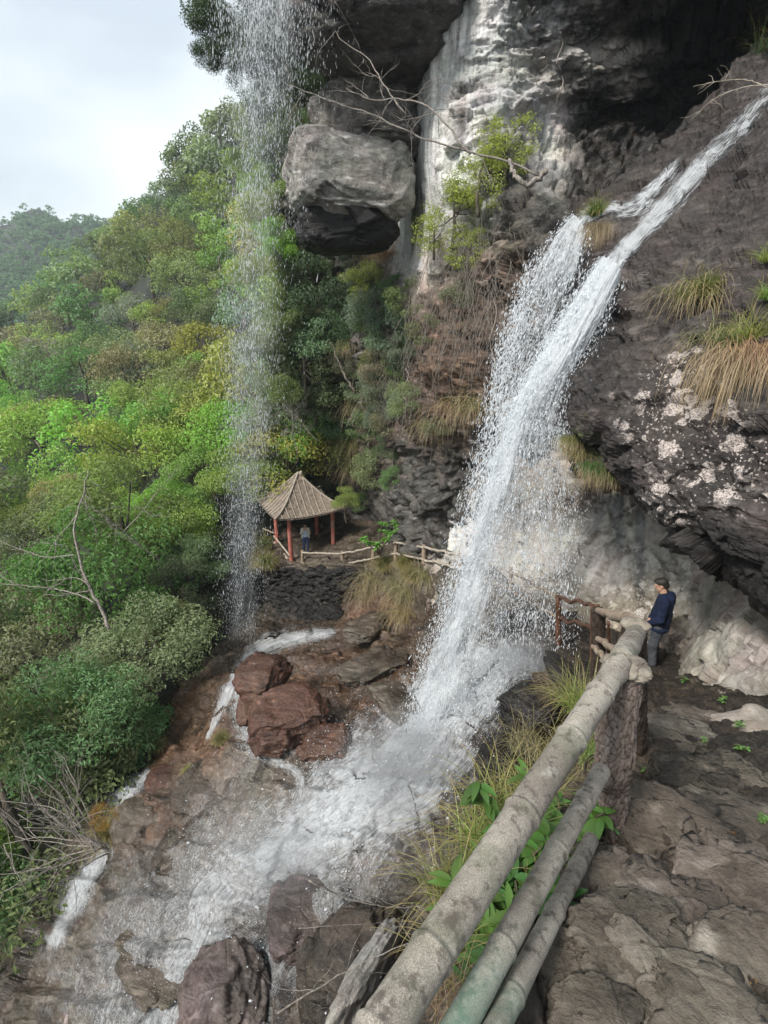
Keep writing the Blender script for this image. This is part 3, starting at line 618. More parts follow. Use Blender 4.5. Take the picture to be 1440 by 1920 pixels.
def bark_post(A, B, r, name, label, mat, cap=True, group=None, seed=0, rough=.22, flare=1.2):
    A = np.array(A, float); B = np.array(B, float)
    n = 260; t = np.linspace(0, 1, n)[:, None]; P = A*(1-t)+B*t
    P += .02*np.stack([fbm(np.stack([t[:, 0]*3+seed, t[:, 0]*0+k, t[:, 0]*0], 1), 2, k) for k in range(3)], 1)
    rad = r*(1+(flare-1)*np.clip(1-t[:, 0]*3, 0, 1)**2)
    V, Fl, uv = tube(P, rad, 150)
    c = np.repeat(P, 150, 0); c = np.concatenate([c, P[:1], P[-1:]])
    dr = V-c; l = np.linalg.norm(dr, axis=1, keepdims=True); dr = dr/np.maximum(l, 1e-6)
    v, e = facets((V+seed)*np.array([48, 48, 19])+fbm(V*20, 2)[:, None]*.5, seed, .5)
    V = V + dr*(r*rough*(.4*v-.5*np.exp(-e*9)+.3*fbm(V*9, 3, seed)))[:, None]
    root = empty(name, A)
    mesh_np('post_shaft', V-A, Fl, mat, root, uv=uv, attrs={'tone': np.clip(.8*np.exp(-e*9)+.4*fbm(V*60, 2), 0, 1)})
    if cap:
        b, f = boulder_vf(B+np.array([.0, -.01, .01]), (r*1.08, r*1.02, r*.42), n=5, seed=seed+5, rough=.2)
        mesh_np('post_cap', b-A, f, M['knob'], root, attrs={'tone': np.full(len(b), .5)})
    return tag(root, label, 'post', group)
b1 = D(1128, 1640, 2.42); t1 = D(1170, 1250, 2.28)
p1 = bark_post(b1, t1, .083, 'railing_post', 'thick reddish bark-covered post carrying the end of the grey rails', M['bark_post'], seed=1)
mb = MB()      # wire loops
for (px, py, k) in ((1140, 1446, 1), (1142, 1452, 1.02)):
    c = D(px, py, 2.33); a = np.linspace(0, 2*math.pi, 40)
    mb.tube(np.stack([c[0]+.095*k*np.cos(a), c[1]+.095*k*np.sin(a), c[2]+.012*np.sin(a+k)], 1), .0035, 6)
mb.V = [v-b1 for v in mb.V]; mb.build('wire_loop', M['dark_post'], p1)
b2 = Y(1193, 1440, 2.66); t2 = Y(1190, 1172, 2.66)
bark_post(b2, t2, .07, 'railing_post', 'darker bark post just behind the nearest one, with a pale stone top', M['dark_post'], seed=2)
o = rail('railing_rail', D(1165, 1238, 2.3), Y(1192, 1188, 2.6), .052, '', M['rail'], knots=(.5,), seed=4, nl=50)
tag(o, 'short grey rail joining the two nearest bark posts', 'rail')
def y_on(px, py, names=('footpath', 'ledge_path', 'back_wall_rock')):
    h = hit(px, py, names); return np.array(h[0][:])
b3 = Y(1122, 1262, 6.0); t3 = Y(1122, 1142, 6.0)
bark_post(b3, t3, .085, 'railing_post', 'brown bark post left of the man in the navy jacket', M['dark_post'], seed=3, cap=False)
o = rail('railing_rail', Y(1192, 1166, 2.7), t3+np.array([0, 0, -.03]), .04, '', M['far_wood'], wob=.05, seed=5, nl=70, ns=14); tag(o, 'crooked pale branch rail from the second post to the brown post', 'rail')
o = rail('railing_rail', Y(1160, 1222, 4.2), Y(1120, 1196, 6.0), .035, '', M['far_wood'], wob=.05, seed=6, nl=70, ns=12); tag(o, 'bent lower branch rail beside the brown post', 'rail')
o = rail('railing_rail', Y(1140, 1240, 4.6), Y(1112, 1210, 6.0), .03, '', M['far_wood'], wob=.05, seed=16, nl=70, ns=12); tag(o, 'lowest short bent branch at the foot of the brown post', 'rail')
b4 = Y(1047, 1212, 8.6); t4 = Y(1047, 1118, 8.6)
def slim_post(px, pyt, pyb, y, r, mat, label, group, up=0.):
    b = Y(px, pyb+2, y); tt = Y(px, pyt, y); root = MB().tube([b, b*.4+tt*.6, tt], [r*1.1, r, r*.92], 12, 14, rough=r*.15, rs=14, seed=int(px)).build('railing_post', mat, loc=b)
    return tag(root, label, 'post', group)
slim_post(1047, 1118, 1212, 8.6, .055, M['rust_post'], 'reddish brown post nearest the falling water', None)
slim_post(1112, 1136, 1250, 6.3, .04, M['rust_post'], 'thin rusty brown post directly behind the bark post', None)
slim_post(1141, 1166, 1222, 6.8, .022, M['rust_post'], 'thin short rust coloured stake between rail and rock wall', None)
for (a, b, l) in ((Y(1047, 1121, 8.6), Y(1120, 1136, 6.2), 'upper dark rail between the reddish post and bark post'), (Y(1047, 1160, 8.6), Y(1112, 1176, 6.3), 'lower brown rail between the reddish post and bark post')):
    o = rail('railing_rail', a, b, .028, '', M['rust_post'], wob=.08, seed=8, nl=50, ns=10); tag(o, l, 'rail')
for k, (pa, pb) in enumerate((((948, 1068, 12.2), (1047, 1121, 8.6)), ((868, 1042, 15.4), (948, 1068, 12.2)), ((958, 1107, 12.2), (1047, 1160, 8.6)), ((862, 1066, 15.3), (958, 1107, 12.2)))):
    o = rail('railing_rail', Y(*pa), Y(*pb), .026, '', M['far_wood'], wob=.06, seed=30+k, nl=40, ns=8)
    tag(o, ('upper' if k < 2 else 'lower')+' thin rail behind the falling water, '+('next to the reddish post' if k % 2 == 0 else 'farther along the ledge'), 'rail')
FG = 'brown posts of the far ledge railing'
for (px, a, b, y, l) in ((567, 1032, 1074, 24.3, 'front brown railing post beside the person under the pavilion'), (642, 1034, 1075, 23.0, 'brown railing post above the stacked black stones'), (742, 1014, 1050, 20.8, 'brown railing post right of the bright leafy sapling'), (795, 1022, 1056, 18.1, 'brown railing post above the grassy bank, closest to the fall'), (700, 1022, 1058, 21.9, 'brown railing post hidden among the sapling leaves'), (958, 1064, 1112, 12.2, 'slim post standing behind the white falling water'), (863, 1038, 1078, 15.4, 'slim post at the left edge of the white fall')):
    slim_post(px, a, b, y, .085 if px < 900 else .05, M['far_wood'], l, FG)
RL = [(567, 1037, 24.2), (642, 1038, 22.9), (700, 1026, 21.8), (742, 1017, 20.7), (795, 1026, 18.0), (866, 1042, 15.3)]
RL2 = [(567, 1056, 24.2), (642, 1058, 22.9), (700, 1047, 21.8), (742, 1038, 20.7), (795, 1049, 18.0), (862, 1066, 15.3)]
nm = ['from the pavilion corner to the first post', 'above the black stone wall', 'behind the leafy sapling', 'left of the grassy bank', 'above the grassy bank']
for j, rl in enumerate((RL, RL2)):
    for k in range(5):
        o = rail('railing_rail', Y(*rl[k]), Y(*rl[k+1]), .045, '', M['pale_wood'], wob=.08, seed=40+k+j*7, nl=30, ns=8)
        tag(o, ('upper' if j == 0 else 'lower')+' pale ledge rail '+nm[k], 'rail')

# ------------------------------------------------------------------ pavilion
th = R(28); S_ = 2.3; yN = 24.4
Nn = Y(547, 1060, yN); Zf = Nn[2]+.15
u_ = np.array([math.cos(th), math.sin(th), 0]); v_ = np.array([-math.sin(th), math.cos(th), 0]); k_ = np.array([0, 0, 1.])
cen = Nn + (u_+v_)*S_/2; cen[2] = Zf
pav = empty('pavilion', cen, 0)
def PL_(a, b, z): return np.array([a*u_[0]+b*v_[0], a*u_[1]+b*v_[1], z])
H_ = 2.45; hs = S_/2
for (a, b) in ((-hs, -hs), (hs, -hs), (-hs, hs), (hs, hs)):
    m = MB().tube([PL_(a, b, -.35), PL_(a, b, H_*.5), PL_(a, b, H_+.25)], [.115, .11, .10], 16, 12, rough=.012, rs=6)
    po = m.build('post', M['red_post'], pav)
    mb = MB().tube([PL_(a, b, -.6), PL_(a, b, .12)], [.16, .125], 14, 6, rough=.02, rs=6); mb.build('plinth', M['knob'], po)
HR = 1.75; n = 41; RH = 1.76
def roof_pt(side, s, t):      # s -1..1 along the eave, t 0 apex .. 1 eave
    half = RH*t; lift = .20*(abs(s)**3.0)*t**3; z = H_ + HR*max(0, 1-t)**1.35 + lift + .03 - .0*t
    half = half*(1+.05*abs(s)**4*t)
    a, b = s*half, -half
    for _ in range(side): a, b = -b, a
    return PL_(a-.1, b+.16, z)
for side in range(4):
    G = np.array([[roof_pt(side, s, t) for s in np.linspace(-1, 1, n)] for t in np.linspace(0.0, 1, 30)])
    V = G.reshape(-1, 3); 
    V = V + np.stack([V[:, 0]*0, V[:, 0]*0, .02*fbm(V*3, 3, side)], 1)
    f = grid_faces(30, n); V2 = V - np.array([0, 0, .07]); k = len(V)
    e_ = np.arange(n-1)+29*n
    rimf = np.stack([e_, e_+1, e_+1+k, e_+k], 1)
    rf = mesh_np('roof_face', np.concatenate([V, V2]), [f, f[:, ::-1]+k, rimf[:, ::-1]], M['roof'], pav)
    m = MB()
    for q in np.linspace(-1, 1, 12)[1:-1]:      # battens run down the slope and end on the hips
        ts = np.linspace(max(abs(q), .04), 1.01, 14)
        m.tube([roof_pt(side, q/t_, t_)+np.array([0, 0, .025]) for t_ in ts], .028, 6)
    m.build('batten', M['roofrib'], rf)
    for kk in range(7):
        pass
    m = MB(); m.tube([roof_pt(side, 1, t_)+np.array([0, 0, .03]) for t_ in np.linspace(0, 1.02, 16)], np.linspace(.05, .06, 16), 8); m.build('hip', M['roofrib'], pav)
m = MB()
for side in range(4):
    a, b = hs, hs; 
    pts = [(-hs, -hs), (hs, -hs), (hs, hs), (-hs, hs)]
    A_, B_ = pts[side], pts[(side+1) % 4]
    m.tube([PL_(*A_, H_-.03), PL_(*B_, H_-.03)], .07, 8)
m.build('eave_beam', M['far_wood'], pav)
V, f = boulder_vf(np.array([0, 0, H_+HR+.04]), (.09, .09, .12), n=3, rough=.05); mesh_np('finial', V, f, M['roofrib'], pav)
tag(pav, 'small square pavilion with concave batten roof on red posts', 'pavilion')
# rail seat along the pavilion's left edge
for z, r, l in ((.42, .05, 'pale hand rail along the left side of the pavilion'), (.02, .09, 'heavy low timber along the left foot of the pavilion')):
    A_ = cen+PL_(-hs-.08, -hs-.1, z); B_ = cen+PL_(-hs-.08, hs+.3, z+.1); 
    tag(rail('railing_rail', A_, B_, r, '', M['pale_wood'], wob=.05, seed=77, nl=30, ns=10), l, 'rail')
for k, (a, b) in enumerate((((446, 981), (478, 985)), ((446, 996), (478, 999)), ((478, 984), (514, 1000)))):
    tag(rail('railing_rail', Y(*a, 28.6-k*.1), Y(*b, 28.2 if k < 2 else 27.2), .05, '', M['pale_wood'], wob=.06, seed=80+k, nl=24, ns=8), ['upper pale rail beyond the pavilion inside the spray', 'lower pale rail beyond the pavilion inside the spray', 'slanting pale rail joining the pavilion to the spray'][k], 'rail')

# ------------------------------------------------------------------ stacked stone wall under the pavilion
m = MB(); r2 = np.random.default_rng(5)
for i in range(620):
    px = r2.uniform(500, 668); py = r2.uniform(1066, 1158)
    if px > 640 and py > 1110: continue
    if px < 520 and py > 1130: continue
    h = hit(px, py, ('stream_bed', 'ledge_path'))
    if not h: continue
    c = np.array(h[0][:]); s = r2.uniform(.10, .23)
    V, f = boulder_vf(c+np.array([0, -.12, .05]), (s*r2.uniform(.9, 1.6), s, s*r2.uniform(.4, .75)), rotz(r2.uniform(-.8, .8)) @ roty(r2.uniform(-.5, .5)), n=2, seed=i, rough=.3, fs=1.1)
    m.add(V, f, a=r2.uniform(-.05, .35))
o = m.build('dry_stone_wall', M['soot'], smooth=False); tag(o, 'wall of stacked black wet stones holding up the pavilion terrace', 'stone wall')

# ------------------------------------------------------------------ separate boulders
def rock_at(px, py, y, r, mat, label, rot=None, **k):
    return boulder(k.pop('name', 'boulder'), Y(px, py, y), r, M[mat], label, rot, **k)
rock_at(537, 1345, 10.9, (.95, .85, .55), 'red', 'large rounded red-brown boulder standing in the stream', rotz(.4), seed=3, tone=.4, n=6, boxy=.7, rough=.24, fs=1.2, wet=.35, moss=.1)
rock_at(492, 1270, 12.6, (.7, .8, .42), 'red', 'low red-brown rock behind the big red boulder', rotz(-.3), seed=4, tone=.3, wet=.4, boxy=.7, rough=.26, fs=1.2)
rock_at(315, 1462, 11.4, (.62, .6, .28), 'red', 'flat oval brown stone at the side stream', rotz(.2), seed=6, tone=.3, rough=.08, wet=.3)
rock_at(268, 1545, 10.3, (.72, .8, .6), 'brown', 'brown stained rock right of the small lower cascade', rotz(.5), seed=7, tone=.4)
rock_at(425, 1880, 5.9, (.75, .8, .7), 'purple', 'purple-brown boulder at the bottom under the spray', rotz(.3), seed=9, tone=.45, n=6, wet=.4, boxy=.7, rough=.24, fs=1.2)
rock_at(680, 1860, 4.6, (.85, .75, 1.25), 'brown', 'tall dark wet rock face below the white plunge', rotz(.2), seed=10, tone=.18, n=6, wet=.5, rough=.12)
rock_at(190, 1880, 7.1, (.6, .7, .3), 'purple', 'grey rock at the bottom left beside the cascade', rotz(-.4), seed=12, tone=.6, n=5)
rock_at(1005, 1325, 7.7, (.6, .5, .3), 'dark', 'black wet rock where the fall lands', rotz(.6), seed=14, tone=.3, wet=.9, n=6, boxy=.65, rough=.28, fs=1.2)
rock_at(975, 1450, 6.4, (.6, .7, .32), 'dark', 'dark wet slab between the fall and the grass bank', rotz(-.5) @ roty(.6), seed=15, tone=.3, wet=.9, n=6, boxy=.65, rough=.26, fs=1.2)
rock_at(690, 1830, 3.6, (.14, .85, .3), 'cliff', 'long pale rock edge slanting up beneath the near railing', rotz(-.5) @ rotx(-.35), seed=17, tone=.75, n=5, rough=.2)
rock_at(95, 1640, 11.2, (.35, .4, .7), 'cliff', 'pale grey rock at the left foot of the bare bush', seed=18, tone=.7, n=4)
rock_at(1360, 1345, 5.2, (.32, .4, .3), 'wall', 'grey boulder at the foot of the right rock wall', seed=20, tone=.55, n=5)
rock_at(1425, 1440, 3.3, (.42, .45, .3), 'wall', 'large pale grey slab at the right edge of the path', rotx(.3), seed=21, tone=.5, n=5, lich=.4)
rock_at(1055, 1262, 7.2, (.32, .5, .12), 'dark', 'broken dark slab lying at the foot of the thin posts', roty(.5), seed=23, tone=.3, n=4)
# pale jutting block on the left of the cliff
rock_at(655, 345, 20.9, (2.0, 2.0, 1.3), 'cliff', 'huge pale block jutting from the cliff above the bushes', rotz(.25) @ roty(.12), seed=31, tone=.72, n=6, rough=.2, boxy=.62, fs=1.1, name='rock_block', lich=.5, cat='rock block')
rock_at(690, 240, 21.5, (1.9, 1.8, 1.2), 'cliff', 'smaller grey block resting on the huge pale block', rotz(.25), seed=33, tone=.4, n=6, rough=.22, boxy=.65, fs=1.2, name='rock_block', cat='rock block')
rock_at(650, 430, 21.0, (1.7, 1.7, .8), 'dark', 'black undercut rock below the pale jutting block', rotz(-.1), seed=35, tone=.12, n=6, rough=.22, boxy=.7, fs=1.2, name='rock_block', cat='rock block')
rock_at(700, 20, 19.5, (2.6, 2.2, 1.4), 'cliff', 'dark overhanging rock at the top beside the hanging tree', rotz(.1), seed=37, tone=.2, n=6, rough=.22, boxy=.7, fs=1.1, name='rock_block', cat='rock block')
# loose stones set into the path
r3 = np.random.default_rng(9)
st = [(1165, 1665, .16, .3), (1400, 1560, .30, .35), (1130, 1770, .13, .2), (1070, 1850, .2, .3), (1300, 1735, .09, .5), (1230, 1900, .13, .6), (1180, 1850, .08, .7), (1390, 1760, .12, .35), (1310, 1790, .07, .75), (1270, 1680, .06, .7),
      (1350, 1640, .12, .25), (1100, 1905, .1, .45), (1420, 1880, .16, .5), (1310, 1880, .09, .3), (1260, 1800, .12, .5), (1240, 1440, .22, .2), (1330, 1480, .3, .15), (1270, 1375, .26, .5), (1300, 1345, .2, .5), (1430, 1680, .14, .4), (1345, 1850, .1, .45), (1200, 1775, .08, .6)]
wd = ['brown', 'grey', 'pale', 'mottled']
st += [(1250, 1720, .2, .45), (1370, 1690, .22, .5), (1400, 1820, .2, .45), (1170, 1730, .15, .35), (1300, 1560, .24, .3), (1210, 1850, .15, .6), (1110, 1840, .15, .4), (1330, 1900, .16, .5), (1230, 1560, .17, .35), (1380, 1470, .22, .4), (1290, 1410, .25, .35)]
for _ in range(60): st.append((r3.uniform(1110, 1440), r3.uniform(1560, 1920), r3.uniform(.035, .085), r3.choice([.2, .35, .45, .65])))
for i, (px, py, s, tn) in enumerate(st):
    h = hit(px, py, ('footpath',)); c = np.array(h[0][:])
    lab = 'flat %s stone set in the path' % ('pale' if tn > .55 else 'brown' if tn < .3 else 'grey-brown')
    boulder('path_stone', c+np.array([0, 0, -s*.14]), (s*r3.uniform(1, 1.25), s*r3.uniform(.7, .95), s*.42), M['stone'], lab, rotz(r3.uniform(-1, 1)) @ rotx(r3.uniform(-.15, .15)), tone=tn, n=5, seed=50+i, rough=.3, fs=1.25, flat=.35, group='%s stones set into the footpath' % ('pale' if tn > .55 else 'brown' if tn < .3 else 'grey-brown'), cat='stone', lich=.3, wet=.1)

for k, (px, py, y, r, mt, l, kw) in enumerate([
 (610, 1395, 10.2, (.6, .5, .25), 'red', 'low red-brown ledge rock right of the big red boulder', {}), (470, 1330, 11.6, (.35, .5, .2), 'red', 'small dark rock between the two upper streams', {}),
 (700, 1250, 14.2, (1.2, .6, .3), 'brown', 'long brown ledge rock on the wet slope', {}), (690, 1175, 18.0, (1.0, .6, .25), 'brown', 'flat brown rock above the long ledge', {}), (390, 1480, 10.2, (.8, .7, .3), 'brown', 'tan humped rock between the side stream and the plunge', {}),
 (330, 1590, 9.2, (.7, .4, .28), 'brown', 'dark-edged rock above the thin water veil', {}), (560, 1720, 6.6, (.7, .6, .22), 'purple', 'smooth purple rock under the spread foam', {}), (750, 1320, 11.0, (.8, .5, .25), 'brown', 'brown rock left of the falling water', {}), (300, 1800, 7.2, (.9, .7, .14), 'brown', 'broad grey-brown rock at the lower left under thin water', {})]):
    rock_at(px, py, y, r, mt, l, rotz(.3*k) @ rotx(.15), seed=120+k, tone=.45, n=5, boxy=.7, rough=.28, fs=1.2, wet=.7)
# ------------------------------------------------------------------ foliage
def leaf_mat(name, col, var=.35, trans=.35, rough=.55, tip=None, spec=.35):
    """leaf: object colour times this base, each leaf a little different, light passes through"""
    t = NT(name); oc = t.n('ShaderNodeObjectInfo').outputs['Color']; r = t.n('ShaderNodeNewGeometry').outputs['Random Per Island']
    v = t.n('ShaderNodeHueSaturation', {'Hue': t.math('MULTIPLY_ADD', r, .03, .485), 'Saturation': 1., 'Value': t.math('MULTIPLY_ADD', r, var*2, 1-var), 'Color': oc}).outputs[0]
    c = t.mix(1, v, col, 'MULTIPLY')
    if tip:
        uvy = t.n('ShaderNodeSeparateXYZ', {0: t.n('ShaderNodeUVMap').outputs[0]}).outputs[1]
        c = t.mix(t.ramp(t.math('ADD', uvy, t.math('MULTIPLY_ADD', r, .5, -.25)), .35, .85), c, tip)
    a = t.bsdf(col=c, rough=rough, spec=spec)
    b = t.n('ShaderNodeBsdfTranslucent', {'Color': t.mix(1, c, (1.3, 1.45, .7), 'MULTIPLY')}).outputs[0]
    return t.done(t.n('ShaderNodeMixShader', {0: trans, 1: a, 2: b}).outputs[0])
M['leaf'] = leaf_mat('tree_leaf', (1, 1, 1))
M['gloss_leaf'] = leaf_mat('glossy_leaf', (1, 1, 1), var=.3, rough=.35, trans=.3)
M['grass'] = leaf_mat('green_grass', (1, 1, 1), var=.4, trans=.3, tip=(.30, .24, .11))
M['straw'] = leaf_mat('dry_grass', (1, 1, 1), var=.4, trans=.25, tip=(.36, .27, .16))

def leaves_vf(C, N, size, rg, aspect=.45, droop=.25, jit=.9):
    """one bent leaf (5 points) at every point C, facing roughly N"""
    n = len(C); Nn_ = N + rg.normal(0, jit, (n, 3)); Nn_ /= np.linalg.norm(Nn_, axis=1, keepdims=True)
    a = rg.normal(0, 1, (n, 3)); T = np.cross(Nn_, a); T /= np.maximum(np.linalg.norm(T, axis=1, keepdims=True), 1e-6)
    B = np.cross(Nn_, T); s = (size*rg.uniform(.6, 1.35, n))[:, None]
    v0 = C - T*s*.5; v2 = C + T*s*.5 - np.array([0, 0, 1])*s*droop
    v1 = C + B*s*aspect*.5 + Nn_*s*.08; v3 = C - B*s*aspect*.5 + Nn_*s*.08
    V = np.stack([v0, v1, v2, v3], 1).reshape(-1, 3)
    k = np.arange(n)[:, None]*4
    return V, k+np.array([[0, 1, 2, 3]])
def crown_pts(rg, R_, nb, nl, flat=.8, shell=.82, low=-.45, csz=(.20, .36)):
    """leaf positions: many small clumps spread over an uneven crown; gaps stay between clumps"""
    P = []; N = []
    bc = []
    while len(bc) < nb:
        d = rg.normal(0, 1, 3); d /= np.linalg.norm(d)
        if d[2] < low: continue
        rr = rg.uniform(.45, 1.0)**.6
        bc.append((d*rr*np.array([1, 1, flat])*R_, rg.uniform(*csz)*R_*(1.15-.3*rr)))
    for c, r in bc:
        m = max(6, int(nl/nb*(r/((csz[0]+csz[1])*.5*R_))**2)); d = rg.normal(0, 1, (m, 3)); d[:, 2] = d[:, 2]*.8+.25; d /= np.linalg.norm(d, axis=1, keepdims=True)
        k = 1+.45*vnoise(d*2.3+c, 3)
        rad = r*rg.uniform(shell, 1.06, m)*k*np.where(rg.random(m) < .25, rg.uniform(.3, 1, m), 1)
        P.append(c + d*rad[:, None]*np.array([1.1, 1.1, .72])); N.append(d*.7+np.array([0, 0, .8]))
    return np.concatenate(P), np.concatenate(N), bc
def crown_mesh(name, seed, R_, nb, nl, leaf, flat=.8, mat='leaf', aspect=.5, low=-.45, jit=.8, shell=.82, csz=(.2, .36)):
    rg = np.random.default_rng(seed); P, N, bc = crown_pts(rg, R_, nb, nl, flat, low=low, shell=shell, csz=csz)
    V, f = leaves_vf(P, N, leaf, rg, aspect, jit=jit)
    return V, f, bc
def trunk_mb(rg, R_, h, bc, r=.16, nlimb=7):
    m = MB(); top = np.array([0, 0, R_*.25]); base = np.array([0, 0, -h])
    mid = (top+base)/2+rg.normal(0, .06*h, 3)*np.array([1, 1, 0])
    m.tube([base, mid, top], [r*1.3, r, r*.55], 8, 10, rough=r*.15, rs=3)
    for k in range(min(nlimb, len(bc))):
        c = bc[k][0]; s = base*(.35-.3*rg.random())+top*.3
        m.tube([s, (s+c)/2+np.array([0, 0, -.08*R_]), c], [r*.5, r*.32, r*.1], 5, 7)
    return m
PROTO = {}
def make_proto(key, seed, R_, nb, nl, leaf, flat, h, mat='leaf', **k):
    rg = np.random.default_rng(seed+99); V, f, bc = crown_mesh(key, seed, R_, nb, nl, leaf, flat, **k)
    cm = mesh_np('crown', V, f, M[mat], smooth=False); tm = trunk_mb(rg, R_, h, bc, r=.05*R_).build('trunk', M['bark'])
    PROTO.setdefault(key, []).append((cm.data, tm.data)); bpy.data.objects.remove(cm); bpy.data.objects.remove(tm)
def place_tree(key, p, s, rz, col, label, group, name='broadleaf_tree', i=0, sz=1.):
    cmesh, tmesh = PROTO[key][i % len(PROTO[key])]
    e_ = empty(name, p, rz); e_.scale = (s, s, s*sz)
    c = bpy.data.objects.new('crown', cmesh); link(c, e_); c.color = (*col, 1)
    t_ = bpy.data.objects.new('trunk', tmesh); link(t_, e_)
    return tag(e_, label, 'tree', group)
for i in range(6): make_proto('mid', 10+i, 1.0, 20, 3600, .085, .8, 1.3, csz=(.26, .42), shell=.88, jit=.5)
for i in range(4): make_proto('far', 30+i, 1.0, 16, 1500, .14, .82, 1.3, csz=(.28, .44), shell=.88, jit=.5)
for i in range(3): make_proto('near', 50+i, 1.0, 24, 14000, .055, .9, 1.6, aspect=.45, jit=.45, csz=(.26, .42), shell=.86)
for i in range(3): make_proto('lush', 60+i, 1.0, 26, 12000, .06, .72, 1.6, aspect=.42, jit=.4, csz=(.24, .4), shell=.86)
BC = {'lime': (.25, .35, .08), 'yellow': (.275, .335, .11), 'olive': (.185, .225, .105), 'green': (.15, .205, .085), 'dark': (.095, .135, .07), 'grey': (.22, .26, .17), 'deep': (.12, .18, .08), 'tan': (.24, .27, .165)}
WORDS = {'lime': 'bright lime green', 'yellow': 'yellow-green', 'olive': 'olive brown', 'green': 'mid green', 'dark': 'dark green', 'grey': 'grey-green', 'deep': 'deep green', 'tan': 'pale brown flowering'}
def poly_in(px, py, poly):
    c = False; j = len(poly)-1
    for i in range(len(poly)):
        if ((poly[i][1] > py) != (poly[j][1] > py)) and px < (poly[j][0]-poly[i][0])*(py-poly[i][1])/(poly[j][1]-poly[i][1])+poly[i][0]: c = not c
        j = i
    return c
zone = [(-120, 640), (60, 600), (160, 505), (250, 440), (330, 350), (420, 280), (560, 215), (620, 400), (620, 860), (500, 960), (430, 1110), (390, 1250), (300, 1390), (215, 1480), (120, 1530), (90, 1640), (60, 1800), (20, 1900), (-150, 2000)]
tr = random.Random(21); placed = []; cnt = 0
cc = {}
cand = [(tr.uniform(-120, 620), tr.uniform(230, 1960)) for _ in range(26000)]
for px, py in cand:
    if not poly_in(px, py, zone): continue
    h = hit(px, py, ('hillside',))
    if not h: continue
    d = float(h[0][1])*cp - float(h[0][2])*sp_
    rw = 2.2 if d < 30 else 2.6+min(1.6, (d-30)/45)
    rw *= tr.choice([.65, .85, 1, 1.2, 1.4])
    rp = rw/d*F
    if any((px-a)**2+(py-b)**2 < (.74*max(rp, c_))**2 for a, b, c_ in placed): continue
    if poly_in(px+rp*.75, py-rp*.5, [(420, 960), (800, 960), (800, 1950), (60, 1950), (105, 1720), (205, 1530), (300, 1440), (385, 1300), (415, 1150)]): continue
    placed.append((px, py, rp))
    cx, cy = px, py-rp*.6
    # colour zones as the slope shows them
    if math.hypot((cx-310)/130, (cy-900)/170) < 1: k = tr.choice(['lime', 'lime', 'lime', 'green'])
    elif math.hypot((cx-130)/130, (cy-880)/110) < 1: k = tr.choice(['lime', 'yellow', 'yellow'])
    elif cx < 60 and 700 < cy < 850: k = 'lime'
    elif cy > 1100 and cx > 60: k = tr.choice(['deep', 'dark', 'green', 'green', 'lime', 'grey'])
    elif cy > 1500: k = tr.choice(['green', 'lime', 'green'])
    elif cy > 1100: k = tr.choice(['yellow', 'lime', 'green', 'grey'])
    elif 360 < cx < 420 and 500 < cy < 800: k = tr.choice(['lime', 'yellow', 'green'])
    elif cx > 420 and cy > 300: k = tr.choice(['lime', 'lime', 'yellow', 'yellow', 'grey'])
    elif cy > 1000: k = tr.choice(['green', 'grey', 'deep'])
    elif cx > 330 and cy < 480: k = tr.choice(['olive', 'olive', 'green', 'green', 'grey'])
    else: k = tr.choice(['olive', 'olive', 'yellow', 'yellow', 'tan', 'grey', 'green', 'green'])
    col = [c*tr.uniform(.8, 1.25) for c in BC[k]]
    hgt = rw*tr.uniform(.3, .95)
    near = d < 33
    key = 'near' if near and k not in ('lime', 'deep') else 'lush' if near else 'mid' if d < 85 else 'far'
    zn = 'on the near slope' if near else 'on the middle slope' if d < 60 else 'on the upper slope' if d < 95 else 'along the hill crest'
    side = 'left of' if cx < 200 else 'between the left edge and' if cx < 400 else 'behind'
    lab = '%s tree %s, %s the thin curtain' % (WORDS[k], zn, side)
    cc[lab] = cc.get(lab, 0)+1
    p = (h[0][0], h[0][1], h[0][2]+hgt)
    place_tree(key, p, rw, tr.uniform(0, 6.28), col, lab, lab.replace('tree', 'trees'), i=tr.randrange(9), sz=tr.uniform(.9, 1.25))
    cnt += 1
print('hill trees', cnt)
# the far wood across the valley: too many and too far to count
m = MB(); rg = np.random.default_rng(3)
for k in range(1500):
    px = rg.uniform(-60, 420); py = rg.uniform(380, 700)
    h = hit(px, py, ('far_hills',)) 
    if not h: continue
    c = np.array(h[0][:]); r = rg.uniform(3.2, 6.0)
    P, N, _ = crown_pts(rg, r, 7, 190, .8)
    V, f = leaves_vf(P+c+np.array([0, 0, r*.4]), N, r*.22, rg, .7)
    m.add(V, f)
    if rg.random() < .06:
        pts, nn_, _ = crown_pts(rg, r*.5, 5, 60, 2.2); V, f = leaves_vf(pts+c+np.array([0, 0, r*1.1]), nn_, r*.22, rg, .6); m.add(V, f)
o = m.build('far_forest', M['leaf'], smooth=False); o.color = (.12, .20, .11, 1); o['kind'] = 'stuff'

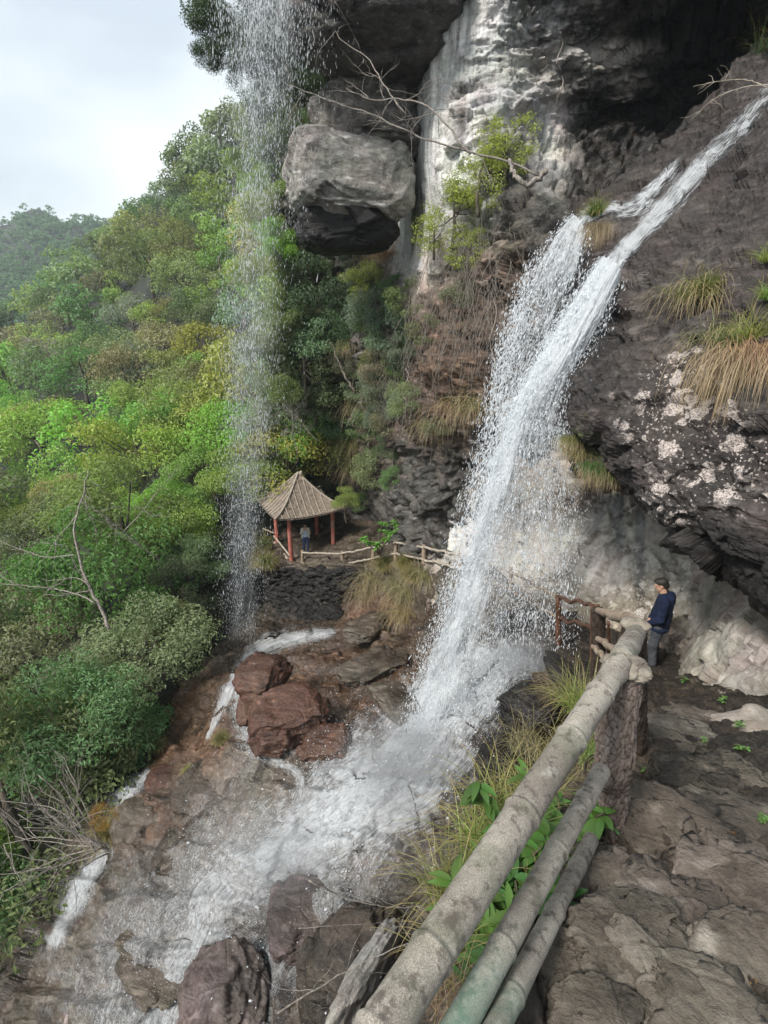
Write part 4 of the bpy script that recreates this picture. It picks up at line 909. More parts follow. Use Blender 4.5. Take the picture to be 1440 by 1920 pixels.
# ------------------------------------------------------------------ shrubs on the cliff
for i in range(4): make_proto('shrub', 80+i, 1.0, 34, 6500, .075, .85, 1.0, low=-.8, aspect=.42, jit=.7)
for i in range(2): make_proto('airy', 90+i, 1.0, 46, 3600, .07, .9, 1.0, low=-.9, aspect=.5, jit=1.2, shell=.4)
def place_shrub(px, py, rp, k, lab, key='shrub', names=('upper_cliff', 'hillside', 'ledge_path', 'back_wall_rock', 'stream_bed', 'chute_rock'), dy=0, sz=1., out=.35, name='shrub', cat='shrub', group=None, col=None, i=None, dpt=None):
    if dpt: c = D(px, py, dpt); d = dpt
    else:
        h = hit(px, py, names)
        if not h: return
        c = np.array(h[0][:]); d = c[1]*cp-c[2]*sp_
    r = rp/F*d; n = -c/np.linalg.norm(c); c = c + n*r*out
    e_ = place_tree(key, c, r, tr.uniform(0, 6.28), col or [x*tr.uniform(.85, 1.2) for x in BC[k]], lab, group, name=name, i=tr.randrange(9) if i is None else i, sz=sz)
    e_['category'] = cat
    if dpt and name != 'sapling':      # rooted out of sight behind its own leaves
        for ch in list(e_.children):
            if ch.name.startswith('trunk'): bpy.data.objects.remove(ch)
    return e_
SH = [
 (600, 560, 75, 'dark', 'tall dark glossy bush under the black undercut rock', 1.3), (590, 505, 40, 'grey', 'grey-green leafy top of the bush just under the jutting block', 1.1), (570, 680, 70, 'dark', 'dark dense bush in the middle of the vegetated cliff', 1.2),
 (640, 620, 60, 'dark', 'dark bush right of the tall glossy one', 1.1), (550, 770, 60, 'grey', 'grey pale-leaved bush above the pavilion', 1), (640, 740, 60, 'deep', 'deep green bush left of the leaning thin trunk', 1.),
 (600, 850, 50, 'dark', 'dark low bush directly behind the pavilion roof', .9), (520, 690, 60, 'green', 'green bush at the edge of the thin water curtain', 1.2), (500, 560, 60, 'yellow', 'yellow-green bush half hidden by the thin water curtain', 1.2),
 (690, 520, 45, 'yellow', 'yellow-green shrub on the rock right of the dark bushes', .9), (700, 590, 50, 'grey', 'grey-green shrub with bare twigs beside the pale cliff', 1), (740, 620, 55, 'grey', 'grey shrub at the foot of the pale white cliff', 1), (690, 800, 40, 'olive', 'olive shrub over the damp cliff cleft', 1),
 (700, 880, 42, 'grey', 'grey-leaved shrub hanging right of the pavilion', 1.2), (660, 690, 40, 'dark', 'small dark shrub in the cliff cleft', 1), (740, 840, 36, 'green', 'green shrub on the rock ledges right of the pavilion', 1), (540, 880, 45, 'green', 'green bush behind the left edge of the pavilion roof', 1),
 (480, 900, 40, 'dark', 'dark bush left of the pavilion inside the spray', 1), (460, 800, 55, 'grey', 'misty grey bush inside the thin water curtain', 1.3), (820, 800, 34, 'olive', 'olive tuft-like shrub on the brown cliff left of the fall', .8),
 (590, 180, 55, 'dark', 'dark leaning bush above the pale jutting block', 1.2), (620, 90, 60, 'dark', 'dark foliage at the top right of the thin curtain', 1.2)]
SH += [(610, 640, 55, 'grey', 'pale grey-green bush in the centre of the vegetated cliff', 1), (560, 600, 50, 'green', 'mid green bush below the block, left of the tall one', 1), (590, 740, 55, 'dark', 'dark bush over the bare twigs above the pavilion', 1), (520, 620, 45, 'grey', 'greyish bush at the inner edge of the thin curtain', 1), (720, 690, 45, 'grey', 'grey bush with hanging stems right of the cleft', 1.1), (770, 560, 45, 'olive', 'olive bush among dry vines under the pale cliff', 1), (760, 660, 40, 'grey', 'ashen bush at the head of the hanging vines', 1.), (800, 620, 36, 'olive', 'thin olive bush on the vine-covered brown cliff', 1), (700, 740, 30, 'green', 'green ferny shrub beside the cleft', 1), (730, 790, 34, 'grey', 'grey bush above the rock ledges', 1), (640, 800, 40, 'dark', 'dark bush above the right slope of the roof', 1), (570, 500, 40, 'green', 'green bush top directly under the black rock', 1), (740, 900, 30, 'olive', 'olive bush over the dark hollow', 1), (860, 560, 40, 'grey', 'wispy grey bush amid the dry vines', 1), (670, 940, 22, 'green', 'small green bush right of the roof corner', 1)]
for (px, py, rp, k, lab, sz) in SH: place_shrub(px, py, rp, k, lab, sz=sz)
for (px, py, rp, k, d_, lab) in ((470, 300, 40, 'green', 24.5, 'green crown behind the curtain at skyline level'), (510, 340, 42, 'lime', 24.5, 'light green crown behind the curtain left of the jutting block'), (490, 400, 44, 'yellow', 24.5, 'yellow-green crown behind the curtain beside the block'), (515, 460, 42, 'lime', 24.5, 'light green crown behind the curtain level with the black underside'), (480, 520, 44, 'lime', 24.5, 'light green crown behind the middle of the curtain'), (520, 590, 40, 'yellow', 24.5, 'yellow-green crown right of the curtain middle'), (485, 660, 44, 'grey', 24.5, 'grey-green crown behind the lower curtain'), (515, 740, 42, 'green', 24.5, 'green crown behind the lower curtain, left of the cliff bushes'), (540, 250, 34, 'dark', 17.9, 'dark bush over the left shoulder of the jutting block'), (575, 235, 24.5, 'dark', 18.2, 'dark bush growing on top of the jutting block'), (610, 215, 26, 'dark', 18.3, 'small dark bush on the seam above the jutting block'), (600, 120, 38, 'dark', 16.9, 'dark bush clinging under the top overhang'), (640, 60, 32, 'dark', 16.6, 'dark bush high on the overhang face')):
    place_shrub(px, py, rp, k, lab, key='near', dpt=d_, out=0, sz=1.2)
for n_ in range(70):
    px = tr.uniform(505, 770); py = tr.uniform(470, 925)
    if 600 < px and py > 860 or (px > 700 and py > 800) or (px > 680 and py < 530): continue
    k = tr.choice(['dark', 'grey', 'green', 'grey', 'deep', 'dark']); side = 'left of the fall and above the pavilion' if px < 640 else 'on the damp rock right of the pavilion'
    place_shrub(px, py, tr.uniform(18, 36), k, '%s bush %s' % ({'dark': 'small dark', 'grey': 'small grey-green', 'green': 'small mid green', 'deep': 'small deep green'}[k], side), group='%s bushes %s' % (WORDS[k], side), sz=tr.uniform(.8, 1.3), out=.2)
YS = [(950, 275, 58, 'bright yellow-green shrub growing from the cliff above the chute'), (900, 335, 62, 'yellow-green spray of leaves left of the gnarled trunk'), (850, 400, 58, 'loose yellow-green shrub against the pale cliff'), (815, 440, 42, 'yellowish hanging shrub low on the pale cliff'), (880, 470, 45, 'thin yellow-leaved shrub above the brown rock'), (690, 545, 34, 'thin yellow shrub on the dark ledge')]
for (px, py, rp, lab) in YS: place_shrub(px, py, rp, 'yellow', lab, key='airy', out=.6, col=(.32, .36, .08))
place_shrub(648, 940, 27, 'lime', 'small bright green sapling touching the pavilion roof', key='near', name='sapling', cat='sapling', dpt=26.0, out=0)
# crown of the tree hanging over the upper edge, seen against the sky
tc1 = D(455, 45, 20.5)
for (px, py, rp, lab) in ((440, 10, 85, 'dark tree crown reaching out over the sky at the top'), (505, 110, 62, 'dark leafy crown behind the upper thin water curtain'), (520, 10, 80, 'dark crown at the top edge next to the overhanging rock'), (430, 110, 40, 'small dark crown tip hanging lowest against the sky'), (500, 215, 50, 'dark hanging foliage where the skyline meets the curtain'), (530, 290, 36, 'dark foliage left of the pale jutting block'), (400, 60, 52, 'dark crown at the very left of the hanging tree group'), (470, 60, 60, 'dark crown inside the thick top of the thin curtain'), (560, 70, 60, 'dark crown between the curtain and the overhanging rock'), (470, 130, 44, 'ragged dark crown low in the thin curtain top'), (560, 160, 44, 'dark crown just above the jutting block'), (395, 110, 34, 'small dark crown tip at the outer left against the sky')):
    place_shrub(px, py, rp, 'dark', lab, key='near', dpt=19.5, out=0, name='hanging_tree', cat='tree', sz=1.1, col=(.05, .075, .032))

# ------------------------------------------------------------------ bare branches, vines
def branchy(m, p, d, L_, r, rg, depth, wig=.25, grav=0.):
    n = 7; pts = [p]; dd = d/np.linalg.norm(d)
    for i in range(n):
        dd = dd + rg.normal(0, wig/2, 3) + np.array([0, 0, grav]); dd /= np.linalg.norm(dd); pts.append(pts[-1]+dd*L_/n)
    m.tube(pts, np.linspace(r, r*.35, n+1), 5 if r > .01 else 4)
    if depth > 0:
        for k in range(rg.integers(3, 5)):
            i = rg.integers(2, n+1); q = pts[i]; d2 = dd + rg.normal(0, .65, 3); branchy(m, q, d2, L_*rg.uniform(.4, .65), r*.5, rg, depth-1, wig, grav)
def bare(px, py, d, dirn, L_, r, seed, depth, label, mat='branch', name='bare_branch', cat='branch', wig=.3, grav=0., extra=()):
    rg = np.random.default_rng(seed); p = D(px, py, d); root = MB(); branchy(root, p, np.array(dirn, float), L_, r, rg, depth, wig, grav)
    for (a, b) in extra: branchy(root, p, np.array(a, float), b, r*.7, rg, depth, wig, grav)
    return tag(root.build(name, M[mat], loc=p), label, cat)
def pix_branch(pts, d, r, label, mat='branch', seed=0, sub=2, subL=1.2, name='bare_branch', cat='branch', r1=.3):
    rg = np.random.default_rng(seed); P = np.array([D(x, y, d+k*.12) for k, (x, y) in enumerate(pts)]); m = MB()
    Q = cr(P, 24); Q += rg.normal(0, r*.4, Q.shape); m.tube(Q, np.linspace(r, r*r1, 24), 6)
    if sub:
        for k in range(9):
            i = rg.integers(5, 23); branchy(m, Q[i], np.array([rg.normal(-.3, 1), rg.normal(0, .3), rg.normal(.2, 1)]), subL*rg.uniform(.5, 1.2), r*.4, rg, sub-1, .35)
    return tag(m.build(name, M[mat], loc=P[0]), label, cat)
pix_branch([(1010, 330), (960, 305), (880, 285), (800, 262), (740, 235), (690, 212), (640, 198), (585, 175), (540, 160)], 13.2, .03, 'long bare branch reaching left across the pale cliff', seed=2, subL=1.3)
pix_branch([(880, 290), (830, 225), (790, 195), (740, 185), (700, 188), (650, 165)], 13.2, .03, 'thinner bare branch arching above the long one', seed=3, subL=1.1)
pix_branch([(760, 215), (720, 160), (690, 110), (640, 75), (620, 40)], 13.8, .022, 'fine upright bare branch in front of the dark recess', seed=4, subL=1.2)
pix_branch([(1025, 320), (990, 345), (965, 325), (955, 300)], 12.9, .075, 'short thick gnarled trunk bending out of the cliff', 'branch', seed=5, sub=0, name='gnarled_trunk', cat='tree trunk', r1=.6)
pix_branch([(665, 735), (650, 710), (635, 680), (620, 640)], 22, .06, 'thin leaning trunk among the dark cliff bushes', 'bark', seed=6, sub=0, name='leaning_trunk', cat='tree trunk')
pix_branch([(205, 1180), (185, 1130), (160, 1080), (140, 1000), (155, 930), (165, 880)], 15.5, .05, 'pale leaning dead trunk among the green trees', 'branch', seed=7, subL=1.5, name='dead_tree', cat='dead tree')
pix_branch([(180, 1130), (130, 1110), (70, 1100), (0, 1095)], 15.3, .026, 'pale bare branch reaching left from the dead trunk', 'branch', seed=8, sub=1, subL=1.)
pix_branch([(140, 1040), (90, 1045), (40, 1030), (0, 1015)], 15.4, .02, 'upper pale bare branch pointing left from the dead trunk', 'branch', seed=9, sub=1, subL=1.)
rg = np.random.default_rng(17); m = MB(); bp = D(200, 1590, 11.3)
for k in range(15):
    a = rg.uniform(-.1, 1.35); branchy(m, bp+rg.normal(0, .08, 3), np.array([-math.cos(a*.9)*1., rg.normal(-.1, .35), math.sin(a)*.8-.15]), rg.uniform(1.4, 2.3), .017, rg, 2, .22)
tag(m.build('bare_shrub', M['branch'], loc=bp), 'fan of pale bare twigs leaning left over the lower cascade', 'shrub')
place_shrub(195, 1530, 26, 'olive', 'small orange-brown leafed shrub above the lower cascade', key='airy', dpt=11.6, col=(.3, .17, .04), out=0)
rg = np.random.default_rng(18)
for k, (px, py, L_) in enumerate(((560, 860, 2.), (600, 830, 2.), (430, 960, 2), (300, 1050, 2.4), (230, 1000, 2.2), (650, 800, 1.8))):
    d = 24 if px > 400 else 17
    bare(px, py, d, (rg.normal(0, .6), -.2, .7), L_, .022, 30+k, 3, ['tangle of bare grey twigs above the pavilion roof', 'bare twigs in the dark bushes over the pavilion', 'bare twigs left of the pavilion in the spray', 'fine bare branches in front of the dark green tree', 'fine grey branches above the pale dead trunk', 'spray of dry twigs right of the pavilion peak'][k])
# foreground dry stems
for k, (pts, d, r, l) in enumerate((([(520, 1900), (600, 1850), (690, 1800), (790, 1760), (860, 1745)], 3.2, .006, 'long thin pale stem crossing in front of the wet rock'), ([(580, 1650), (640, 1680), (720, 1700), (800, 1700)], 4.2, .008, 'yellowish dry stem above the wet rock face'), ([(560, 1740), (640, 1735), (720, 1730)], 4.2, .004, 'thin straight dry stem below the yellowish one'), ([(820, 1690), (823, 1640), (822, 1600)], 3.0, .005, 'short upright dark stem beside the top rail'))):
    pix_branch(pts, d, r, l, 'branch' if k < 3 else 'twig', seed=60+k, sub=1 if k < 2 else 0, subL=.5, name='dry_stem', cat='stem')
# hanging dry vines on the brown cliff, uncountable
m = MB(); rg = np.random.default_rng(23)
for k in range(560):
    if k < 360: px, py = rg.normal(870, 55), rg.uniform(400, 640)
    elif k < 540: px, py = rg.normal(740, 35), rg.uniform(500, 760)
    else: px, py = rg.normal(700, 60), rg.uniform(640, 800)
    h = hit(px, py, ('upper_cliff',))
    if not h: continue
    p = np.array(h[0][:]); p = p*(1-rg.uniform(.01, .06)); L_ = rg.uniform(.7, 2.4); pts = [p]; dd = np.array([rg.normal(0, .5), -.2, -.6])
    for i in range(7):
        dd = dd*.75 + np.array([rg.normal(0, .22), rg.normal(0, .15), -.35]); pts.append(pts[-1]+dd/np.linalg.norm(dd)*L_/7)
    m.tube(pts, .0045, 4, cap=False)
o = m.build('hanging_vines', M['branch']); o['kind'] = 'stuff'; o['label'] = 'tangle of dry grey vines hanging down the brown cliff'
for k, (x, y0, y1, l) in enumerate(((925, 560, 760, 'long pale vine hanging beside the left fall'), (1050, 60, 200, 'thin pale root running down the dark cliff face'), (760, 690, 800, 'pale vine hanging over the rock ledges'))):
    pts = []
    for i in range(10):
        h = hit(x+6*math.sin(i*1.3), y0+(y1-y0)*i/9, ('upper_cliff',)); pts.append(np.array(h[0][:])*.975)
    tag(MB().tube(pts, .02, 6, 30).build('vine', M['branch']), l, 'vine')

# ------------------------------------------------------------------ grasses
def tuft_vf(rg, n, L_, w_, spread, grav, up=1., base=.05, lean=(0, 0, 0), nseg=6):
    a = rg.uniform(0, 2*math.pi, n)+.5*np.sin(np.arange(n)); s = rg.uniform(0, 1, n)**.7*spread
    d = np.stack([np.cos(a)*s, np.sin(a)*s, np.full(n, up)], 1)+np.array(lean)+rg.normal(0, .1, (n, 3)); d /= np.linalg.norm(d, axis=1, keepdims=True)
    p = rg.normal(0, base, (n, 3))*np.array([1, 1, .3]); L2 = L_*rg.uniform(.25, 1.15, n); w2 = w_*rg.uniform(.6, 1.2, n)
    side = np.cross(d, np.array([0, 0, 1.])+rg.normal(0, .3, (n, 3))); side /= np.maximum(np.linalg.norm(side, axis=1, keepdims=True), 1e-6)
    V = []; U_ = []
    for i in range(nseg+1):
        t_ = i/nseg; wd = w2*(1-t_**2.2)*.5+.0004
        V.append(p-side*wd[:, None]); V.append(p+side*wd[:, None]); U_ += [np.stack([np.zeros(n), np.full(n, t_)], 1), np.stack([np.ones(n), np.full(n, t_)], 1)]
        p = p+d*(L2/nseg)[:, None]; d = d+np.array([0, 0, -grav])*(.6+t_); d /= np.linalg.norm(d, axis=1, keepdims=True)
    V = np.stack(V, 1); U_ = np.stack(U_, 1); k = V.shape[1]; b = np.arange(n)[:, None]*k
    f = np.concatenate([b+np.array([[2*i, 2*i+1, 2*i+3, 2*i+2]]) for i in range(nseg)])
    return V.reshape(-1, 3), f, U_.reshape(-1, 2)
TP = {}
def tuft_mesh(key, seed, mat, **k):
    V, f, uv = tuft_vf(np.random.default_rng(seed), **k); o = mesh_np('grass_tuft', V, f, M[mat], uv=uv, smooth=True); TP[key] = o.data; bpy.data.objects.remove(o)
tuft_mesh('hang', 1, 'straw', n=480, L_=1.5, w_=.012, spread=1.0, grav=.5, up=.35, base=.3, lean=(0, -.3, 0))
tuft_mesh('hang2', 2, 'straw', n=520, L_=1.6, w_=.012, spread=.5, grav=.75, up=.05, base=.32, lean=(0, -.75, 0))
tuft_mesh('up', 3, 'grass', n=230, L_=1.3, w_=.012, spread=1.0, grav=.3, base=.3)
tuft_mesh('spiky', 4, 'grass', n=200, L_=1.5, w_=.015, spread=1.3, grav=.34, base=.16)
tuft_mesh('dense', 5, 'grass', n=1100, L_=1.1, w_=.014, spread=1.3, grav=.4, base=.12)
GC = {'green': (.09, .16, .035), 'fresh': (.19, .25, .06), 'straw': (.25, .2, .12), 'mixed': (.19, .2, .09), 'dark': (.05, .1, .025), 'olive': (.15, .16, .05)}
def tuft(key, px, py, Lpx, col, label, d=None, names=('upper_cliff', 'hillside', 'ledge_path', 'back_wall_rock', 'stream_bed', 'chute_rock', 'footpath'), group=None, tilt=0., name='grass_tuft', off=.03):
    if d is not None: c = D(px, py, d)
    else:
        h = hit(px, py, names)
        if not h: return
        c = np.array(h[0][:]); d = c[1]*cp-c[2]*sp_; c = c*(1-off/d)
    o = bpy.data.objects.new(name, TP[key]); link(o); o.location = c; s = Lpx/F*d; o.scale = (s, s, s); o.rotation_euler = (0, tilt, tr.uniform(0, 6.28) if 'hang' not in key else tr.uniform(-.5, .5)-c[0]/c[1]*.8); o.color = (*[x*tr.uniform(.85, 1.15) for x in GC[col]], 1)
    return tag(o, label, 'grass', group)
tuft('dense', 1118, 408, 46, 'green', 'round green grass tuft splitting the top of the fall')
o = tuft('hang2', 1118, 425, 40, 'straw', 'brown dead blades hanging below the green tuft in the fall', d=9.9); o.color = (.15, .115, .07, 1)
tuft('dense', 1325, 545, 46, 'green', 'green tuft on the slab, upper one beside the right edge'); tuft('hang', 1310, 555, 80, 'mixed', 'drooping dry blades under the upper slab tuft')
tuft('spiky', 1405, 640, 75, 'fresh', 'bright green grass clump on the slab at the right edge'); tuft('hang2', 1390, 665, 95, 'straw', 'large dry grass beard hanging at the right edge'); tuft('hang', 1360, 640, 80, 'mixed', 'long arching yellow grass over the lichen rock'); tuft('hang2', 1430, 650, 85, 'straw', 'dry grass beard touching the right picture edge')
tuft('spiky', 1435, 490, 40, 'fresh', 'small green clump high on the right edge'); tuft('spiky', 1438, 560, 45, 'fresh', 'green clump between the high clump and the grass beard')
tuft('hang', 1085, 850, 36, 'olive', 'mossy green blades hanging under the lip right of the fall'); tuft('hang2', 1110, 870, 34, 'dark', 'dark moss beard below the lip'); tuft('hang2', 1070, 820, 30, 'olive', 'moss fringe at the corner of the lip'); tuft('hang', 1140, 890, 40, 'dark', 'dark blades at the low end of the lip')
tuft('hang', 850, 770, 58, 'straw', 'golden dry grass clump on the ledge left of the fall'); tuft('hang', 890, 760, 60, 'straw', 'golden dry grass nearest the fall'); tuft('hang', 815, 800, 48, 'straw', 'golden dry grass left end of the ledge')
tuft('hang', 735, 440, 50, 'straw', 'rust coloured dry fern fronds in the dark crevice'); tuft('hang', 725, 480, 45, 'straw', 'lower rust coloured dry fronds in the crevice')
tuft('hang', 680, 760, 45, 'mixed', 'yellow-brown tuft in the cliff cleft above the pavilion'); tuft('hang', 665, 830, 44, 'olive', 'long green blades hanging beside the pavilion roof'); tuft('hang', 680, 870, 50, 'olive', 'green blades hanging lower beside the pavilion roof'); tuft('hang', 520, 840, 60, 'olive', 'long hanging grass left above the pavilion roof', ); tuft('hang', 545, 825, 55, 'olive', 'hanging grass right above the pavilion roof'); tuft('hang', 655, 650, 35, 'fresh', 'small bright tuft on the dark cliff'); tuft('hang2', 583, 190, 70, 'dark', 'dark grass beard hanging over the jutting block')
for (x, y, s, c, l) in ((760, 1062, 34, 'olive', 'green grass at the top of the bank below the ledge rail'), (740, 1095, 30, 'mixed', 'mixed grass on the bank left of the long clump'), (765, 1110, 44, 'mixed', 'long arching grass clump in the middle of the bank'), (755, 1150, 38, 'straw', 'dry straw grass at the foot of the bank'), (775, 1085, 40, 'olive', 'greenish grass below the last ledge post'), (700, 1085, 40, 'straw', 'short dry grass beside the black stones'), (722, 1065, 40, 'olive', 'short green grass under the leafy sapling'), (800, 1080, 40, 'mixed', 'thin grass at the right end of the bank'), (690, 1110, 36, 'straw', 'reddish dry grass above the brown rock')):
    tuft('hang' if c != 'olive' else 'dense', x, y, s, c, l)
for (x, y, s, c, l) in ((490, 1030, 40, 'green', 'green plants at the left foot of the pavilion'), (470, 1060, 40, 'olive', 'olive grass on the spray-wet edge left of the terrace'), (500, 1060, 36, 'olive', 'grass over the sandy terrace edge'), (550, 1380, 22, 'olive', 'small moss tuft on the big red boulder'), (415, 1390, 28, 'olive', 'brown moss tuft between two streams'), (300, 1400, 24, 'green', 'small green tuft on the brown bank'), (355, 1450, 20, 'fresh', 'tiny bright tuft beside the oval stone'), (205, 1570, 50, 'olive', 'olive tuft beneath the bare shrub')):
    tuft('dense', x, y, s, c, l)
for (x, y, s, c, l, d) in ((1085, 1330, 80, 'fresh', 'spiky grass clump between the fall and the nearest post', 3.7), (1060, 1310, 60, 'olive', 'thin grass behind the spiky clump', 4.3), (940, 1530, 120, 'fresh', 'long yellow-green grass arching out left of the top rail', 2.7), (905, 1600, 120, 'fresh', 'yellow-green grass under the middle of the top rail', 2.3), (1000, 1500, 90, 'fresh', 'yellow grass close behind the top rail', 2.7), (850, 1690, 120, 'olive', 'olive grass low beside the top rail', 2.0), (1100, 1420, 70, 'fresh', 'bright grass at the back of the nearest post', 3.0), (960, 1600, 110, 'green', 'green grass in the gap between the rails', 2.2), (1040, 1440, 70, 'straw', 'dry stalks left of the nearest post', 3.1), (980, 1400, 60, 'straw', 'brown stalks on the bank by the wet rock', 4.2), (840, 1800, 100, 'olive', 'grass in the shadow under the thick rail', 1.7), (820, 1880, 90, 'straw', 'dry pale grass below the thick rail at the bottom', 1.5), (1010, 1480, 60, 'straw', 'dry straw tangle beneath the spiky clump', 3.2), (900, 1760, 90, 'green', 'green grass between thick and middle rails', 1.9)):
    tuft('spiky' if c != 'straw' else 'up', x, y, s, c, l, d=d)
for i, (x, y, s) in enumerate(((1420, 60, 60), (1430, 100, 55))): tuft('up', x+20, y, s, 'dark', ['dark grass in the black recess at the top right', 'second dark grass tuft just under the first at the top right'][i])
for i, pts in enumerate(([(1440, 165), (1400, 150), (1350, 152), (1300, 162)], [(1445, 158), (1390, 165), (1340, 185), (1295, 225)])):
    pix_branch(pts, 10.5, .012, ['upper arching reed stem at the top right', 'lower arching reed stem at the top right'][i], 'pale_wood', seed=90+i, sub=1, subL=.35, name='reed', cat='reed')

# ------------------------------------------------------------------ leafy plants near the railing
def big_leaf(rg, p, d, L_, W_, nseg=6, droop=.25):
    d = d/np.linalg.norm(d); side = np.cross(d, [0, 0, 1.]); side /= max(np.linalg.norm(side), 1e-6); up = np.cross(side, d)
    V = []; 
    for i in range(nseg+1):
        t_ = i/nseg; w_ = W_*math.sin(math.pi*min(1, t_**.75*1.0))**.8*.5 + .0005; c = p + d*L_*t_ - np.array([0, 0, 1])*droop*L_*t_*t_
        V += [c-side*w_+up*w_*.3, c, c+side*w_+up*w_*.3]
    f = []
    for i in range(nseg):
        a = 3*i; f += [[a, a+1, a+4, a+3], [a+1, a+2, a+5, a+4]]
    return np.array(V), np.array(f)
def leafy_plant(c, H__, nl, L_, W_, label, col, seed, name='leafy_plant', whorl=False, lean=(0, 0), group=None, stems=3, cat='plant', mat='gloss_leaf', spread=.35):
    rg = np.random.default_rng(seed); m = MB(); sm = MB(); c = np.array(c)
    for s in range(stems):
        top = np.array([rg.normal(lean[0], spread*H__), rg.normal(lean[1], spread*H__), H__*rg.uniform(.7, 1.1)])
        pts = np.array([top*t_ + np.array([0, 0, 0])+rg.normal(0, .01, 3) for t_ in np.linspace(0, 1, 6)]); sm.tube(pts, [.006*H__/.4]*6, 5)
        for k in range(nl//stems):
            t_ = rg.uniform(.3, 1) if not whorl else rg.choice([.55, .8, 1.0])+rg.normal(0, .02)
            a = rg.uniform(0, 6.28); d = np.array([math.cos(a), math.sin(a), rg.uniform(-.1, .5)])
            V, f = big_leaf(rg, top*min(t_, 1), d, L_*rg.uniform(.6, 1.1), W_*rg.uniform(.8, 1.1)); m.add(V, f)
    root = empty(name, c); lo = m.build('foliage', M[mat], root); lo.color = (*col, 1); so_ = sm.build('stem', M['twig'], root)
    return tag(root, label, cat, group)
def bank_pt(px, py, d):
    h = hit(px, py, ('stream_bed',)); q = D(px, py, d)
    if h is None: return q
    return np.array([q[0], q[1], q[2]-.05])
    g_ = drop(q[0], q[1], q[2]+1.5, ('stream_bed',)); return np.array([q[0], q[1], max(g_[0][2] if g_ else -99, q[2]-.35)])
LP = [(985, 1560, 2.15, .30, 34, 'broad-leaved weed in the gap beside the top rail'), (1030, 1500, 2.4, .3, 34, 'leafy weed rising near the nearest post base'), (960, 1650, 1.95, .26, 30, 'leafy weed between thick rail and middle rail'), (1060, 1640, 2.1, .24, 24, 'weed behind the lowest rail near the post'), (930, 1720, 1.75, .24, 30, 'dark leafy weed lower down between the rails'), (1070, 1700, 1.8, .16, 14, 'small weed poking out under the lowest rail'), (1010, 1590, 2.2, .26, 26, 'weed glimpsed between middle and lowest rails'), (1075, 1570, 2.15, .2, 16, 'leaves sticking out in front of the post foot'), (890, 1780, 1.65, .2, 24, 'shaded weed at the lower gap of the railing')]
LP += [(1000, 1530, 2.35, .3, 30, 'weed cluster directly behind the middle rail top'), (945, 1600, 2.05, .28, 30, 'weed with bright leaves below the thick rail middle'), (1015, 1680, 1.9, .24, 26, 'weed between the lower two rails'), (960, 1760, 1.7, .22, 26, 'dark weed between the lower two rails near the bottom'), (900, 1700, 1.85, .24, 26, 'weed half covered by the thick rail'), (1045, 1760, 1.65, .16, 16, 'weed poking from under the lowest rail at the path edge'), (1085, 1480, 2.5, .3, 22, 'tall weed just left of the bark post'), (1055, 1545, 2.3, .26, 24, 'weed under the end of the middle rail')]
for k, (px, py, d, H__, nl, l) in enumerate(LP): leafy_plant(bank_pt(px, py+70, d), H__, int(nl*2.2), .125, .034, l, [(.07, .15, .035), (.095, .18, .04), (.05, .12, .03)][k % 3], 200+k)
for k, (px, py, s, l) in enumerate(((1281, 1280, .17, 'small bright green plant at the foot of the rock wall'), (1318, 1392, .08, 'tiny two-leaved sprout on the path step'), (1352, 1320, .14, 'small weed between the path and grey boulder'), (1385, 1370, .13, 'small weed in front of the grey boulder'), (1390, 1410, .12, 'weed at the edge of the pale slab'), (1205, 1450, .08, 'tiny sprout at the base of the second post'), (1428, 1545, .1, 'thin green sprout at the right edge of the path'))):
    h = hit(px, py, ('footpath', 'back_wall_rock')); s *= .62; leafy_plant(np.array(h[0][:]), s, 16, s*.6, s*.22, l, (.11, .2, .055), 300+k, name='weed', stems=2, spread=.3)
def sapling(px, py, y, H__, label, seed):
    c = Y(px, py, y); rg = np.random.default_rng(seed); root = empty('leafy_sapling', c); m = MB(); sm = MB()
    for s, (tx, tz) in enumerate(((-.55, .75), (.1, 1.15), (.75, 1.6), (.35, .8), (.95, 1.35), (-.15, .5), (.6, 1.1))):
        top = np.array([tx, rg.normal(0, .3), tz])*H__/1.6; pts = cr(np.array([[0, 0, 0], top*.5+rg.normal(0, .05, 3), top]), 8); sm.tube(pts, np.linspace(.03, .012, 8), 6)
        for t_ in (.75, 1.):
            for k in range(15):
                a = rg.uniform(0, 6.28); V, f = big_leaf(rg, top*t_, np.array([math.cos(a), math.sin(a), rg.uniform(-.1, .7)]), rg.uniform(.22, .36), .10); m.add(V, f)
    lo = m.build('foliage', M['gloss_leaf'], root); lo.color = (.14, .3, .06, 1); sm.build('stem', M['bark'], root)
    return tag(root, label, 'sapling')
sapling(712, 1040, 20.8, 1.9, 'bright big-leaved sapling standing over the ledge rail', 400)
# fallen leaves on the path
for k in range(26):
    px, py = tr.uniform(1130, 1430), tr.uniform(1440, 1910); h = hit(px, py, ('footpath',))
    if not h: continue
    rg = np.random.default_rng(500+k); a = rg.uniform(0, 6.28); V, f = big_leaf(rg, np.zeros(3), np.array([math.cos(a), math.sin(a), .05]), rg.uniform(.018, .034), .012, 4, -.1)
    o = mesh_np('fallen_leaf', V, f, M['leaf'], loc=None); o.location = h[0]+h[1]*.006; o.color = (*[(.22, .13, .06), (.3, .24, .14), (.12, .06, .03)][k % 3], 1)
    tag(o, 'small curled %s dead leaf lying on the path' % ['rusty', 'pale tan', 'dark brown'][k % 3], 'leaf', '%s dead leaves on the path' % ['rusty', 'pale tan', 'dark brown'][k % 3])
